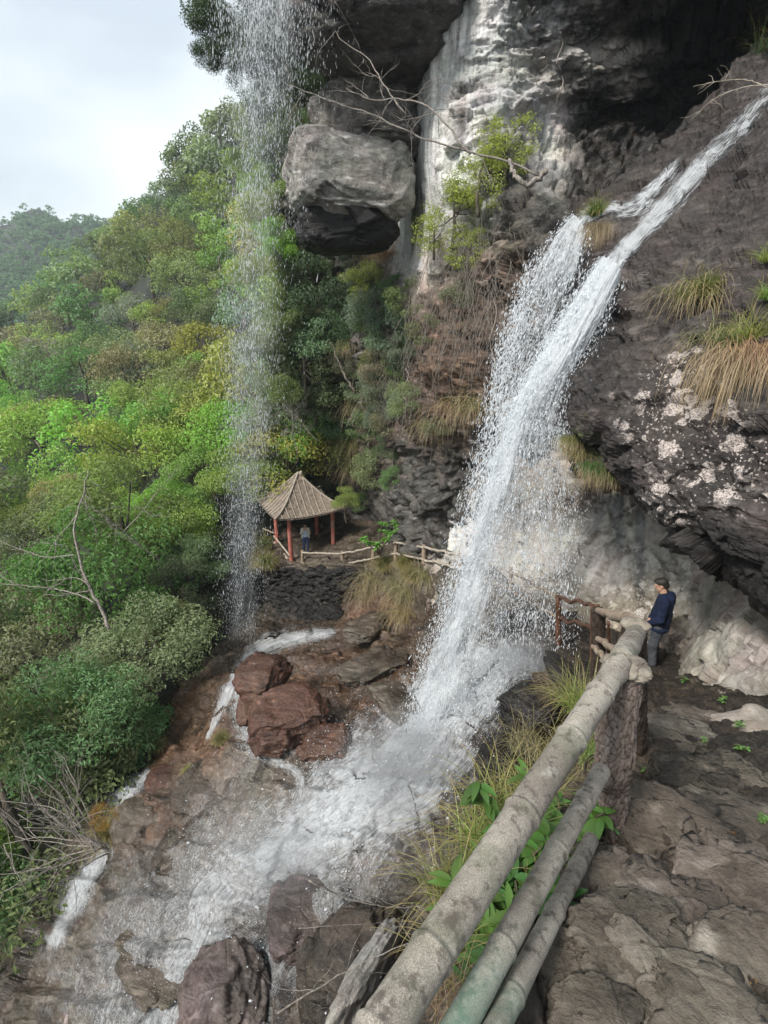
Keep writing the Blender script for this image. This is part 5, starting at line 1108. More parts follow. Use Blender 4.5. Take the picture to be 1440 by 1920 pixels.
# ------------------------------------------------------------------ water
def water_mat(name, sx, sy, lo=.42, hi=.6, det=5, soft=0., pos=False, body=.9):
    """broken white water: where 'dens' is high it is closed foam, where low only torn streaks remain"""
    t = NT(name)
    if pos: vec = t.pos((sx, sx, sy), (0, 0, 0))
    else: vec = t.n('ShaderNodeMapping', {'Vector': t.n('ShaderNodeUVMap').outputs[0], 'Scale': (sx, sy, 1)}).outputs[0]
    n = t.noise(vec, 1, det, .68, 1.2); n2 = t.noise(vec, 3.7, 6, .75, .8)
    a = t.math('ADD', t.math('MULTIPLY_ADD', n, 1.1, -.2), t.math('MULTIPLY', n2, .6)); d = t.attr('dens')
    a = t.math('ADD', a, t.math('MULTIPLY_ADD', d, .62, -.56))
    al = t.math('MULTIPLY', t.ramp(a, lo-.12, hi), t.ramp(d, .0, .25))
    nr = t.bump(t.math('ADD', n, t.math('MULTIPLY', n2, .6)), .7, .08)
    w1 = t.bsdf(col=(.88, .91, .94), rough=.35, nrm=nr, spec=.5); w2 = t.n('ShaderNodeBsdfTranslucent', {'Color': (.86, .9, .94), 'Normal': nr}).outputs[0]
    sh = t.n('ShaderNodeMixShader', {0: .4, 1: w1, 2: w2}).outputs[0]
    tr_ = t.n('ShaderNodeBsdfTransparent').outputs[0]
    return t.done(t.n('ShaderNodeMixShader', {0: t.math('MULTIPLY', al, body), 1: tr_, 2: sh}).outputs[0])
M['fallw'] = water_mat('falling_water', 14, 1.1, .30, .85)
M['chutew'] = water_mat('rushing_water', 13, 2.6, .40, .66)
M['foam'] = water_mat('foaming_water', 1, 1, .30, .9, pos=False)
t = NT('water_drops'); M['drops'] = t.done(t.n('ShaderNodeMixShader', {0: .45, 1: t.bsdf(col=(.9, .93, .96), rough=.25, spec=.6), 2: t.n('ShaderNodeBsdfTranslucent', {'Color': (.88, .92, .96)}).outputs[0]}).outputs[0])
M['drops'] = None
t = NT('water_drops'); a_ = t.n('ShaderNodeMixShader', {0: .45, 1: t.bsdf(col=(.9, .93, .96), rough=.2, spec=.7), 2: t.n('ShaderNodeBsdfTranslucent', {'Color': (.88, .92, .96)}).outputs[0]}).outputs[0]; lw = t.n('ShaderNodeLayerWeight', {'Blend': .35}).outputs['Facing']; M['drops'] = t.done(t.n('ShaderNodeMixShader', {0: t.math('MULTIPLY_ADD', lw, .5, .28), 1: a_, 2: t.n('ShaderNodeBsdfTransparent').outputs[0]}).outputs[0])
M['veil'] = water_mat('thin_veil', 22, 1.2, .15, .95, body=.62)
t = NT('wet_film'); p = t.pos(); fr = t.n('ShaderNodeBsdfGlossy', {'Roughness': .18, 'Color': (.9, .93, 1), 'Normal': t.bump(t.noise(p, 14, 4, .6, .6), .6, .05)}).outputs[0]
M['film'] = t.done(t.n('ShaderNodeMixShader', {0: t.math('MULTIPLY', t.ramp(t.attr('dens'), 0, .3), .22), 1: t.n('ShaderNodeBsdfTransparent').outputs[0], 2: fr}).outputs[0])

def dropmesh(name, P, Vd, r, ln, label=None):
    n = len(P); Vd = Vd/np.maximum(np.linalg.norm(Vd, axis=1, keepdims=True), 1e-6)
    a = np.random.default_rng(1).normal(0, 1, (n, 3)); A = np.cross(Vd, a); A /= np.linalg.norm(A, axis=1, keepdims=True); B = np.cross(Vd, A)
    r = r[:, None]; ln = ln[:, None]
    V = np.stack([P-Vd*ln, P+A*r, P+B*r, P-A*r, P-B*r, P+Vd*ln*.6], 1).reshape(-1, 3)
    k = np.arange(n)[:, None, None]*6; f = (k+np.array([[0, 2, 1], [0, 3, 2], [0, 4, 3], [0, 1, 4], [5, 1, 2], [5, 2, 3], [5, 3, 4], [5, 4, 1]])[None]).reshape(-1, 3)
    o = mesh_np(name, V, f, M['drops'], smooth=True); o['kind'] = 'stuff'
    if label: o['label'] = label
    return o
def pl(pts, n): return cr(np.array([Y(*p) for p in pts]), n)

# (a) the chute on the rock
def draped(name, Lp, Rp, n, m_, mat, lift, dens, names, rough=.05, seed=0, vl=None):
    Lp = cr(np.array(Lp, float), n); Rp = cr(np.array(Rp, float), n); V = []; 
    for i in range(n):
        for j in range(m_):
            s = j/(m_-1); q = Lp[i]*(1-s)+Rp[i]*s; h = hit(q[0], q[1], names)
            V.append(np.array(h[0][:]) if h else V[-1])
    V = np.array(V).reshape(n, m_, 3)
    for _ in range(2): V[1:-1, 1:-1] = (V[1:-1, 1:-1]*2+V[:-2, 1:-1]+V[2:, 1:-1]+V[1:-1, :-2]+V[1:-1, 2:])/6
    s = np.tile(np.linspace(0, 1, m_), n); t_ = np.repeat(np.linspace(0, 1, n), m_); P = V.reshape(-1, 3)
    c = -P/np.linalg.norm(P, axis=1, keepdims=True); c[:, 2] += .8; c /= np.linalg.norm(c, axis=1, keepdims=True)
    ed = np.clip(np.minimum(s, 1-s)*5, 0, 1)
    P = P + c*(lift*ed+.015)[:, None] + c*(rough*ed*fbm(P*np.array([3, 3, 3]), 4, seed))[:, None]
    Ln = np.concatenate([[0], np.cumsum(np.linalg.norm(np.diff(V[:, m_//2], axis=0), axis=1))])
    W_ = np.linalg.norm(V[:, 0]-V[:, -1], axis=1).mean()
    uv = np.stack([s*W_, np.repeat(Ln, m_)], 1)
    o = mesh_np(name, P, grid_faces(n, m_), mat, uv=uv, attrs={'dens': dens(s, t_, P)}); o['kind'] = 'structure'; return o
CHL = [(1500, 60), (1440, 140), (1370, 222), (1290, 298), (1225, 372), (1180, 425), (1120, 492), (1085, 548)]
CHR = [(1500, 160), (1440, 222), (1400, 272), (1338, 338), (1272, 408), (1222, 458), (1168, 518), (1140, 580)]
ed_ = lambda s, k=5: np.clip(np.minimum(s, 1-s)*k, 0, 1)
draped('stream_water', CHL, CHR, 200, 40, M['chutew'], .10, lambda s, t_, P: ed_(s, 3)*(.5+.42*np.clip(t_*1.6-.2, 0, 1)*np.clip(s*2, 0, 1)+.5*fbm(P*2.2, 4)), ('chute_rock',), .09, 1)
draped('stream_water', [(1285, 285), (1255, 300), (1215, 335), (1175, 365), (1110, 378), (1068, 405), (1050, 440)], [(1300, 305), (1275, 345), (1240, 395), (1200, 435), (1150, 425), (1110, 440), (1085, 480)], 120, 40, M['chutew'], .06, lambda s, t_, P: ed_(s, 3)*np.clip(t_*5, 0, 1)*(.42+.4*np.exp(-((s-.3)/.25)**2)+.5*fbm(P*2.2, 4)), ('chute_rock',), .07, 2)
# (b) the free fall: trajectories of its two edges
FL = [(1128, 480, 9.75), (1078, 560, 9.6), (1028, 640, 9.5), (985, 712, 9.4), (948, 790, 9.4), (918, 870, 9.4), (890, 960, 9.4), (862, 1050, 9.45), (830, 1140, 9.5), (800, 1220, 9.55), (776, 1310, 9.6), (758, 1400, 9.6)]
FR = [(1165, 520, 9.45), (1135, 590, 9.3), (1100, 660, 9.2), (1062, 740, 9.1), (1050, 810, 9.0), (1055, 880, 8.95), (1060, 960, 8.9), (1062, 1040, 8.9), (1060, 1110, 8.85), (1055, 1170, 8.8), (1050, 1220, 8.8), (1040, 1260, 8.8)]
NF = 240; EL, ER = pl(FL, NF), pl(FR, NF)
def fall_sheet(name, EL, ER, off, seed, dens, mat, amp=.08, m_=60):
    s = np.linspace(0, 1, m_); G = EL[:, None]*(1-s)[None, :, None]+ER[:, None]*s[None, :, None]; n = len(EL)
    S = np.tile(s, n); T_ = np.repeat(np.linspace(0, 1, n), m_); P = G.reshape(-1, 3)
    P[:, 1] += off*np.sin(S*math.pi)
    P = P + np.array([0, -1, 0])*(amp*fbm(np.stack([S*6, T_*7, S*0+seed], 1), 4, seed)*(.4+T_))[:, None]
    Ln = np.concatenate([[0], np.cumsum(np.linalg.norm(np.diff(G[:, 0], axis=0), axis=1))]); uv = np.stack([S*1.6, np.repeat(Ln, m_)+.15*S], 1)
    o = mesh_np(name, P, grid_faces(n, m_), mat, uv=uv+seed*3.3, attrs={'dens': np.clip(dens(S, T_, P), 0, 1.2)}); o['kind'] = 'structure'; return o
def dens_main(S, T_, P):
    nn_ = fbm(np.stack([S*5, T_*5, S*0], 1), 4, 3); c = .10+.10*T_
    core = np.exp(-((S-c)/(.16+.02*T_))**2)*(1.1-.62*T_)+np.exp(-((S-.4)/.5)**2)*np.clip(1.15-2.6*T_, 0, 1)
    fan = np.clip(.42-.12*T_, 0, 1)*np.clip((1-S)*6, 0, 1)*np.clip(S*14, 0, 1)
    return (core+fan*.8)*(1+.6*nn_)*np.clip(S*16, 0, 1)*np.clip((1-S)*8, 0, 1)
fall_sheet('waterfall_water', EL, ER, -.25, 1, dens_main, M['fallw'], .25)
fall_sheet('waterfall_water', EL, ER, .22, 2, lambda S, T_, P: dens_main(S, T_, P)*.85, M['fallw'], .25)
FL2 = pl([(1072, 398, 11.6), (1030, 450, 11.2), (1000, 505, 11.0), (975, 565, 10.9), (952, 640, 10.9), (940, 720, 10.9), (935, 780, 10.9)], 120)
FR2 = pl([(1100, 440, 10.9), (1088, 490, 10.6), (1068, 545, 10.5), (1040, 610, 10.4), (1010, 680, 10.3), (985, 740, 10.3), (965, 800, 10.3)], 120)
fall_sheet('waterfall_water', FL2, FR2, -.1, 5, lambda S, T_, P: (.85-.75*T_)*np.clip(S*8, 0, 1)*np.clip((1-S)*8, 0, 1)*(1+.6*fbm(np.stack([S*5, T_*5, S*0], 1), 3, 9)), M['fallw'], .2)
def fall_drops(EL, ER, n, wS, rg, r0, spread, tmin=0., dens=None, thick=.3):
    n0 = n*4; S = rg.uniform(-.04, 1.03, n0); T_ = rg.uniform(tmin, 1, n0)
    cl = fbm(np.stack([S*9, T_*26, S*0], 1), 4, 77); acc = np.clip(dens(S, T_)*(1+2.2*cl), 0, 1)
    k = rg.random(n0) < acc; S, T_ = S[k][:n], T_[k][:n]
    i = T_*(len(EL)-1); a = np.minimum(i.astype(int), len(EL)-2); f = (i-a)[:, None]
    A = EL[a]*(1-f)+EL[a+1]*f; B = ER[a]*(1-f)+ER[a+1]*f; P = A*(1-S)[:, None]+B*S[:, None]
    Vd = (EL[a+1]-EL[a])*(1-S)[:, None]+(ER[a+1]-ER[a])*S[:, None]
    Vd = Vd/np.linalg.norm(Vd, axis=1, keepdims=True)+rg.normal(0, .16, Vd.shape); P = P+rg.normal(0, 1, P.shape)*np.array([.06, thick, .05])*(.4+T_)[:, None]*spread
    r = r0*rg.lognormal(0, .45, len(P)); return P, Vd, r, r*rg.uniform(2.2, 8, len(P))
rg = np.random.default_rng(41)
dm = lambda S, T_: np.clip(.20+.55*np.exp(-((S-.08)/.22)**2)+.18*np.clip(1-S, 0, 1), 0, 1)*np.clip(.5+T_, 0, 1)
P, Vd, r, ln = fall_drops(EL, ER, 38000, 0, rg, .005, 1, dens=dm)
q3 = fall_drops(EL, ER+np.array([.12, 0, 0]), 16000, 0, rg, .0042, 1.2, dens=lambda S, T_: .45*np.clip(T_*2, 0, 1)+0*S)
P, Vd, r, ln = [np.concatenate([x_, y_]) for x_, y_ in zip((P, Vd, r, ln), q3)]
dropmesh('falling_spray', P, Vd, r, ln, 'white drops torn off the big fall')
P, Vd, r, ln = fall_drops(FL2, FR2, 6500, 0, rg, .0058, 1.2, dens=lambda S, T_: .55*np.clip(.3+T_, 0, 1)*np.clip(1.5-T_, 0, 1))
P2, Vd2, r2_, ln2 = fall_drops(FL2-np.array([.1, 0, 0]), EL[60:200:1][:120]-np.array([.1, 0, 0]), 4500, 0, rg, .0055, 1.2, tmin=.25, dens=lambda S, T_: .35*(T_ > .2)*np.clip(1.3-T_, 0, 1))
dropmesh('falling_spray', np.concatenate([P, P2]), np.concatenate([Vd, Vd2]), np.concatenate([r, r2_]), np.concatenate([ln, ln2]), 'white drops of the smaller fall beside the grass tuft')

# (c) foam running over the bed, draped on the terrain
FLOW = [  # polyline, half width px, strength
 ([(850, 1290), (800, 1380), (745, 1455), (680, 1500), (600, 1560), (520, 1610)], [50, 85, 110, 105, 90, 70], 1.0),
 ([(1060, 1228), (1000, 1226), (940, 1238), (880, 1290), (840, 1340)], [16, 30, 46, 64, 70], 1.0),
 ([(720, 1440), (660, 1430), (610, 1450), (575, 1500), (560, 1540)], [40, 36, 34, 40, 50], .7),
 ([(520, 1610), (450, 1640), (400, 1690), (380, 1760), (330, 1850), (280, 1950)], [90, 90, 85, 75, 65, 60], .8),
 ([(600, 1560), (560, 1640), (540, 1720), (500, 1800)], [60, 50, 30, 20], .6),
 ([(620, 1188), (560, 1196), (510, 1208), (470, 1235), (440, 1275), (415, 1330), (390, 1385)], [9, 14, 18, 15, 13, 10, 6], .9),
 ([(450, 1290), (455, 1340), (475, 1395), (520, 1430), (560, 1455), (570, 1500)], [14, 24, 22, 14, 12, 18], .75),
 ([(330, 1600), (310, 1630), (280, 1700), (270, 1800)], [20, 40, 45, 40], .5),
 ([(278, 1455), (250, 1475), (222, 1505)], [14, 20, 16], .9),
 ([(200, 1600), (170, 1640), (135, 1700), (105, 1765)], [16, 24, 24, 16], .92),
 ([(700, 1300), (640, 1270), (560, 1250), (500, 1240)], [30, 30, 24, 16], .30),
 ([(780, 1150), (700, 1190), (620, 1215)], [26, 26, 20], .25),
 ([(520, 1600), (420, 1680), (330, 1760), (260, 1860), (230, 1950)], [130, 160, 170, 150, 130], .6),
 ([(700, 1560), (640, 1640), (560, 1720), (500, 1820), (440, 1930)], [100, 90, 80, 80, 70], .55),
 ([(480, 1420), (430, 1500), (380, 1570)], [50, 50, 40], .36),
 ([(560, 1450), (620, 1395), (640, 1350), (620, 1300)], [12, 9, 8, 8], .35)]
gx, gy = np.meshgrid(np.arange(60, 1080, 3.4), np.arange(1170, 1960, 3.4)); nr_, nc_ = gx.shape
dn = np.zeros(gx.shape); al = np.zeros(gx.shape); ac = np.zeros(gx.shape)
wob2 = fbm(np.stack([gx.ravel()*.05, gy.ravel()*.05, gx.ravel()*0], 1), 4, 62).reshape(gx.shape)
wob = fbm(np.stack([gx.ravel()*.012, gy.ravel()*.012, gx.ravel()*0], 1), 4, 61).reshape(gx.shape)
flo = 0.
for pts, hw, st_ in FLOW:
    Q = cr(np.array(pts, float), 60); Hh = cr(np.array(hw, float)[:, None], 60)[:, 0]; best = np.full(gx.shape, 9.); bi = np.zeros(gx.shape)
    cum = np.concatenate([[0], np.cumsum(np.linalg.norm(np.diff(Q, axis=0), axis=1))])
    sg = np.zeros(gx.shape)
    for k in range(59):
        dx, dy = Q[k+1]-Q[k]; L2 = dx*dx+dy*dy; u = np.clip(((gx-Q[k, 0])*dx+(gy-Q[k, 1])*dy)/L2, 0, 1); ex = gx-Q[k, 0]-u*dx; ey = gy-Q[k, 1]-u*dy
        dd = np.hypot(ex, ey)/(Hh[k]*np.maximum(.3, 1+.8*wob+.7*wob2)); m_ = dd < best; best = np.where(m_, dd, best); bi = np.where(m_, cum[k]+u*math.sqrt(L2), bi); sg = np.where(m_, (ex*dy-ey*dx)/math.sqrt(L2), sg)
    q_ = np.clip((1.75-best)/1.6, 0, 1); v = st_*q_*q_*(3-2*q_); m_ = v > dn; dn = np.where(m_, v, dn); al = np.where(m_, bi+flo, al); ac = np.where(m_, sg, ac); flo += 500
keep = dn > .02; idx = -np.ones(gx.shape, int); V = []; names = tuple(k for k in BV if k == 'stream_bed' or k.startswith('boulder'))
near_b = [k for k in names]
bb = {}
for i in range(nr_):
    for j in range(nc_):
        if keep[i, j]:
            h = hit(gx[i, j], gy[i, j], ('stream_bed',))
            if h: idx[i, j] = len(V); V.append((*h[0][:], dn[i, j], ac[i, j], al[i, j], h[2]))
V = np.array(V); P = V[:, :3]
sc_ = V[:, 6]/1000.
uv = np.stack([V[:, 4]*sc_*13, V[:, 5]*sc_*3.2], 1)
upv = np.array([0, -.25, .95]); body = np.clip(V[:, 3]-.3, 0, 1)
P = P+upv*(.03+.12*body*(.6+.8*fbm(P*np.array([2.2, 2.2, 2.2]), 4, 5)))[:, None]
q = np.stack([idx[:-1, :-1], idx[1:, :-1], idx[1:, 1:], idx[:-1, 1:]], -1).reshape(-1, 4); q = q[(q >= 0).all(1)]
dep = V[:, 6]; q = q[(dep[q].max(1)-dep[q].min(1)) < .7]
o = mesh_np('stream_water', P, q, M['foam'], uv=uv, attrs={'dens': V[:, 3]}); o['kind'] = 'structure'
# (d) splash thrown up around the plunge
def splash(n, pts, sd, hgt, r0, seed, thr):
    rg = np.random.default_rng(seed); out = []; vd = []
    Q = np.array(pts, float); w_ = np.array([p[2] for p in pts]); w_ = w_/w_.sum(); ch = rg.choice(len(pts), n, p=w_)
    for i in range(n):
        c = Q[ch[i]]; px = c[0]+rg.normal(0, sd*c[3]); py = c[1]+rg.normal(0, sd*.7*c[3]); h = hit(px, py, ('stream_bed',))
        if not h: continue
        z = rg.exponential(hgt)*c[3]; out.append((h[0][0]+rg.normal(0, .1), h[0][1]+rg.normal(0, .1)-.2*z, h[0][2]+z)); vd.append((thr[0]+rg.normal(0, .5), thr[1]+rg.normal(0, .5), rg.normal(-.2, .6)))
    P = np.array(out); r = r0*rg.lognormal(0, .5, len(P)); return P, np.array(vd), r, r*rg.uniform(1, 2.4, len(P))
A1 = splash(13000, [(800, 1360, 3, 1.), (740, 1440, 4, 1.2), (660, 1470, 3, 1.1), (600, 1560, 2.5, 1.), (480, 1610, 2, 1.2), (420, 1680, 1.5, 1.2), (900, 1290, 2, .8), (980, 1240, 3.5, .6), (1035, 1228, 2.5, .35), (930, 1260, 2.5, .6), (380, 1800, 1.2, 1.2), (620, 1640, 1., 1.)], 55, .22, .0062, 51, (-1.2, -.4))
A2 = splash(2600, [(560, 1198, 1, .5), (480, 1225, 1, .5), (420, 1320, 1, .6), (250, 1475, .7, .4), (150, 1680, .8, .6), (480, 1400, 1, .6)], 30, .10, .0062, 52, (-.6, -.5))
A3 = splash(14000, [(700, 1450, 3, 1.6), (520, 1600, 3, 1.8), (400, 1750, 2, 1.8), (860, 1340, 2, 1.3), (330, 1850, 2, 1.6)], 70, .35, .0034, 53, (-.8, -.3))
dropmesh('plunge_spray', *[np.concatenate([a, b, c]) for a, b, c in zip(A1, A2, A3)], 'splash thrown up where the water lands')
# (e) the thin curtain falling from the brow of the cliff far above
rg = np.random.default_rng(61); n = 36000
CT = pl([(490, -60, 17.5), (490, 60, 17.5), (485, 200, 17.6), (475, 350, 17.8), (468, 500, 18), (462, 650, 18.2), (462, 800, 18.6), (455, 950, 19), (452, 1080, 19.4), (450, 1200, 19.8)], 300)
T_ = rg.uniform(0, 1, n*3); Sx = rg.normal(0, 1, n*3); cl = fbm(np.stack([Sx*1.6, T_*22, T_*0], 1), 4, 5)
dT = np.interp(T_, [0, .12, .3, .6, 1], [1, .7, .34, .42, .36])
k = rg.random(n*3) < dT*(.45+1.0*cl); T_, Sx = T_[k][:n], Sx[k][:n]
i = T_*299; a = np.minimum(i.astype(int), 298); f = (i-a)[:, None]; P = CT[a]*(1-f)+CT[a+1]*f
wd = np.interp(T_, [0, .25, .6, 1], [.8, .62, .58, .48])
sk = np.where(Sx < 0, Sx*.85, Sx*1.1)
P = P+np.stack([sk*wd, rg.normal(0, .5, len(P)), rg.normal(0, .1, len(P))], 1)
Vd = (CT[a+1]-CT[a])/np.linalg.norm(CT[a+1]-CT[a], axis=1, keepdims=True)+rg.normal(0, .05, P.shape); r = .0042*rg.lognormal(0, .4, len(P))
o = dropmesh('curtain_spray', P, Vd, r, r*rg.uniform(5, 16, len(P)), 'thin curtain of drops falling before the forest')

V_ = []; m_ = 50; s_ = np.linspace(-1, 1, m_); 
for kk, (off, sd_) in enumerate(((.0, 1), (.5, 2))):
    tt = np.linspace(0, 1, 300); wd = np.interp(tt, [0, .25, .6, 1], [1.5, 1.35, 1.2, .9]); G = CT[:, None]+np.stack([wd[:, None]*s_[None], (off+.25*np.sin(s_*3+kk))[None]+0*wd[:, None], 0*wd[:, None]*s_[None]], -1)
    S = np.tile(s_, 300); T_ = np.repeat(tt, m_); L_ = np.linalg.norm(np.diff(CT, axis=0), axis=1).sum()
    dd = np.exp(-(S/.55)**2)*np.interp(T_, [0, .12, .3, .6, 1], [.46, .36, .26, .3, .3])*(1+.5*fbm(np.stack([S*3, T_*8, S*0+kk], 1), 3, 8))*np.clip((1-np.abs(S))*4, 0, 1)
    P = G.reshape(-1, 3)+rg.normal(0, .01, (len(S), 3)); o = mesh_np('curtain_water', P, grid_faces(300, m_), M['veil'], uv=np.stack([S*1.5+kk*7, T_*L_], 1), attrs={'dens': dd}); o['kind'] = 'structure'
# ------------------------------------------------------------------ people
def capsule(m, a, b, ra, rb, ns=16, n=7):
    a = np.array(a, float); b = np.array(b, float); ax = (b-a); L_ = max(np.linalg.norm(ax), 1e-6); ax = ax/L_
    ts = []; 
    for k in range(5): an = math.pi/2*(1-k/4.); ts.append((-math.sin(an)*ra, math.cos(an)*ra))
    for k in range(1, n): ts.append((L_*k/n, ra+(rb-ra)*k/n))
    for k in range(5): an = math.pi/2*k/4.; ts.append((L_+math.sin(an)*rb, math.cos(an)*rb))
    pts = [a+ax*q[0] for q in ts]; rad = [max(q[1], .001) for q in ts]
    P = np.array(pts); ref = np.array([0, 0, 1.]) if abs(ax[2]) < .9 else np.array([1., 0, 0]); A = np.cross(ax, ref); A /= np.linalg.norm(A); B = np.cross(ax, A)
    an = np.linspace(0, 2*math.pi, ns, endpoint=False); V = (P[:, None]+(A*np.cos(an)[:, None]+B*np.sin(an)[:, None])[None]*np.array(rad)[:, None, None]).reshape(-1, 3)
    m.add(V, [grid_faces(len(P), ns, True)])
def ell(m, c, r, rot=None, n=3):
    V, f = ico(n); V = V*np.array(r)
    if rot is not None: V = V @ np.array(rot).T
    m.add(V+np.array(c), f)
def fused(m, name, mat, parent, vox, it=3):
    """overlapping forms fused into one continuous skin"""
    o = m.build(name, mat, parent); r = o.modifiers.new('fuse', 'REMESH'); r.mode = 'VOXEL'; r.voxel_size = vox; r.use_smooth_shade = True
    s = o.modifiers.new('smooth', 'SMOOTH'); s.iterations = it; s.factor = .6; return o
M['skin'] = simple('skin', (.42, .24, .16), (.5, .3, .21), 12, .5, .1, .003)
M['hair'] = simple('black_hair', (.012, .010, .009), (.03, .026, .022), 60, .5, .6, .01, (1, 1, .4))
M['navy'] = simple('navy_cloth', (.004, .009, .028), (.010, .020, .060), 4, .65, 1., .09)
M['grey_cloth'] = simple('charcoal_cloth', (.045, .048, .056), (.09, .094, .105), 5, .8, 1., .06)
M['shoe'] = simple('black_shoe', (.01, .01, .01), (.02, .02, .02), 8, .5, .2, .01)
M['cream'] = simple('cream_cloth', (.6, .56, .48), (.72, .68, .6), 8, .8, .4, .02)
M['blue_shirt'] = simple('pale_blue_cloth', (.42, .52, .66), (.55, .64, .76), 8, .8, .4, .02)
M['denim'] = simple('denim', (.04, .07, .15), (.07, .11, .22), 10, .8, .4, .02)
M['eye'] = simple('dark_eye', (.01, .008, .006), (.02, .015, .01), 8, .2, 0, .001)
def hand(m, wr, d, pn, s=1., curl=.6, side=1):
    """palm, four unequal bent fingers and a thumb; d fingers' direction, pn palm normal"""
    d = np.array(d, float); d /= np.linalg.norm(d); pn = np.array(pn, float); pn -= d*pn.dot(d); pn /= np.linalg.norm(pn); w_ = np.cross(d, pn)*side
    wr = np.array(wr, float)
    for k in range(4): o_ = (k-1.5)*.02*s; capsule(m, wr+d*.01*s+w_*o_*.7, wr+d*.085*s+w_*o_, .016*s, .013*s, 8, 3)
    for k, L_ in enumerate((.068, .078, .072, .055)):
        o_ = (k-1.5)*.021*s; a = wr+d*.088*s+w_*o_; b = a+(d*math.cos(curl*.5)+pn*math.sin(curl*.5))*L_*.5*s; c = b+(d*math.cos(curl*1.5)+pn*math.sin(curl*1.5))*L_*.5*s
        capsule(m, a, b, .0098*s, .009*s, 8, 3); capsule(m, b, c, .009*s, .0075*s, 8, 3)
    a = wr+d*.025*s-w_*.03*s; b = a+(d*.7-w_*.6+pn*.3)*.04*s; c = b+(d*.85-w_*.1+pn*.4)*.032*s
    capsule(m, a, b, .013*s, .0105*s, 8, 3); capsule(m, b, c, .0105*s, .009*s, 8, 3)
def head(m, c, f, up=(0, 0, 1)):
    """c centre of the head, f facing direction"""
    f = np.array(f, float); f /= np.linalg.norm(f); up = np.array(up, float); up -= f*up.dot(f); up /= np.linalg.norm(up); r = np.cross(f, up); Rm = np.stack([r, f, up], 1)
    L = lambda x, y, z: np.array(c)+Rm @ np.array([x, y, z])
    ell(m, L(0, -.012, .03), (.075, .095, .085), Rm); ell(m, L(0, .022, -.035), (.058, .066, .075), Rm); ell(m, L(0, .055, -.085), (.03, .03, .025), Rm)
    capsule(m, L(0, .088, .012), L(0, .108, -.022), .009, .014, 8, 3); ell(m, L(0, .083, -.055), (.024, .012, .008), Rm, 2); ell(m, L(0, .081, -.066), (.021, .012, .007), Rm, 2)
    for s in (-1, 1):
        ell(m, L(s*.032, .078, .03), (.02, .012, .007), Rm, 2); ell(m, L(s*.078, -.005, -.005), (.010, .018, .032), Rm, 2)
    return L, Rm
# --- man in the navy jacket, seen from behind his right shoulder, looking down to the left
hm = hit(1214, 1250, ('footpath', 'ledge_path')); feet = Y(1219, 1252, 7.72)
g_ = drop(feet[0], feet[1], -2, ('footpath', 'ledge_path')); gz = g_[0][2] if g_ else feet[2]
man = empty('person', (feet[0], feet[1], gz), R(62))     # local +y is where he faces
b = MB(); L, Rm = head(b, (0, .075, 1.60), (0.0, 1, -.42)); capsule(b, (0, .0, 1.40), (0, .045, 1.54), .058, .056)
ell(b, (0, -.01, 1.22), (.17, .11, .24)); ell(b, (0, 0, .96), (.15, .11, .14))
AR = {-1: ((-.20, -.01, 1.38), (-.24, .0, 1.10), (-.13, .16, .93)), 1: ((.20, -.01, 1.38), (.24, -.03, 1.10), (.16, .14, .90))}
for s, (sh, el, wr) in AR.items():
    capsule(b, (s*.05, 0, 1.39), sh, .05, .055); capsule(b, sh, el, .05, .042); capsule(b, el, wr, .042, .028); hand(b, wr, (-s*.35, .35, -.9), (0, -1, -.3), 1., .9, s)
LG_ = {-1: ((-.09, 0, .92), (-.10, .03, .49), (-.105, -.02, .09)), 1: ((.09, 0, .92), (.10, .01, .49), (.105, -.04, .09))}
for s, (h_, kn, an) in LG_.items(): capsule(b, h_, kn, .085, .055); capsule(b, kn, an, .052, .036); capsule(b, (an[0], an[1], .05), (an[0], an[1]+.14, .03), .035, .03)
fused(b, 'body', M['skin'], man, .007, 2)
for s in (-1, 1):
    e_ = MB(); ell(e_, L(s*.031, .083, .012), (.011, .006, .006), Rm, 2); e_.build('eye', M['eye'], man)
c = MB(); ell(c, L(0, -.022, .048), (.082, .098, .082), Rm); ell(c, L(0, -.06, -.005), (.068, .06, .07), Rm); ell(c, L(0, .045, .09), (.06, .045, .035), Rm)
fused(c, 'hair', M['hair'], man, .008, 2)
c = MB(); ell(c, (0, -.02, 1.24), (.205, .145, .24)); ell(c, (0, -.02, 1.0), (.2, .15, .2)); ell(c, (0, -.01, .86), (.21, .16, .10)); capsule(c, (0, -.01, 1.1), (0, 0, 1.42), .17, .09)
for s, (sh, el, wr) in AR.items(): capsule(c, (s*.06, -.01, 1.40), sh, .075, .08); capsule(c, sh, el, .08, .068); capsule(c, el, np.array(wr)*.93+np.array(el)*.07, .066, .05)
fused(c, 'jacket', M['navy'], man, .012, 5)
c = MB(); ell(c, (0, -.095, 1.43), (.13, .075, .085)); ell(c, (0, -.12, 1.36), (.10, .055, .08)); capsule(c, (-.075, .01, 1.45), (.075, .01, 1.45), .045, .045); fused(c, 'hood', M['navy'], man, .012, 4)
c = MB(); ell(c, (0, 0, .90), (.165, .125, .13))
for s, (h_, kn, an) in LG_.items(): capsule(c, h_, kn, .105, .078); capsule(c, kn, (an[0], an[1], .11), .078, .066)
fused(c, 'trousers', M['grey_cloth'], man, .012, 4)
for s, (h_, kn, an) in LG_.items():
    c = MB(); ell(c, (an[0], an[1]+.07, .035), (.05, .145, .045)); ell(c, (an[0], an[1]-.01, .075), (.045, .06, .05)); fused(c, 'shoe', M['shoe'], man, .01, 2)
tag(man, 'man in navy hooded jacket and grey trousers, looking down on the path', 'person')
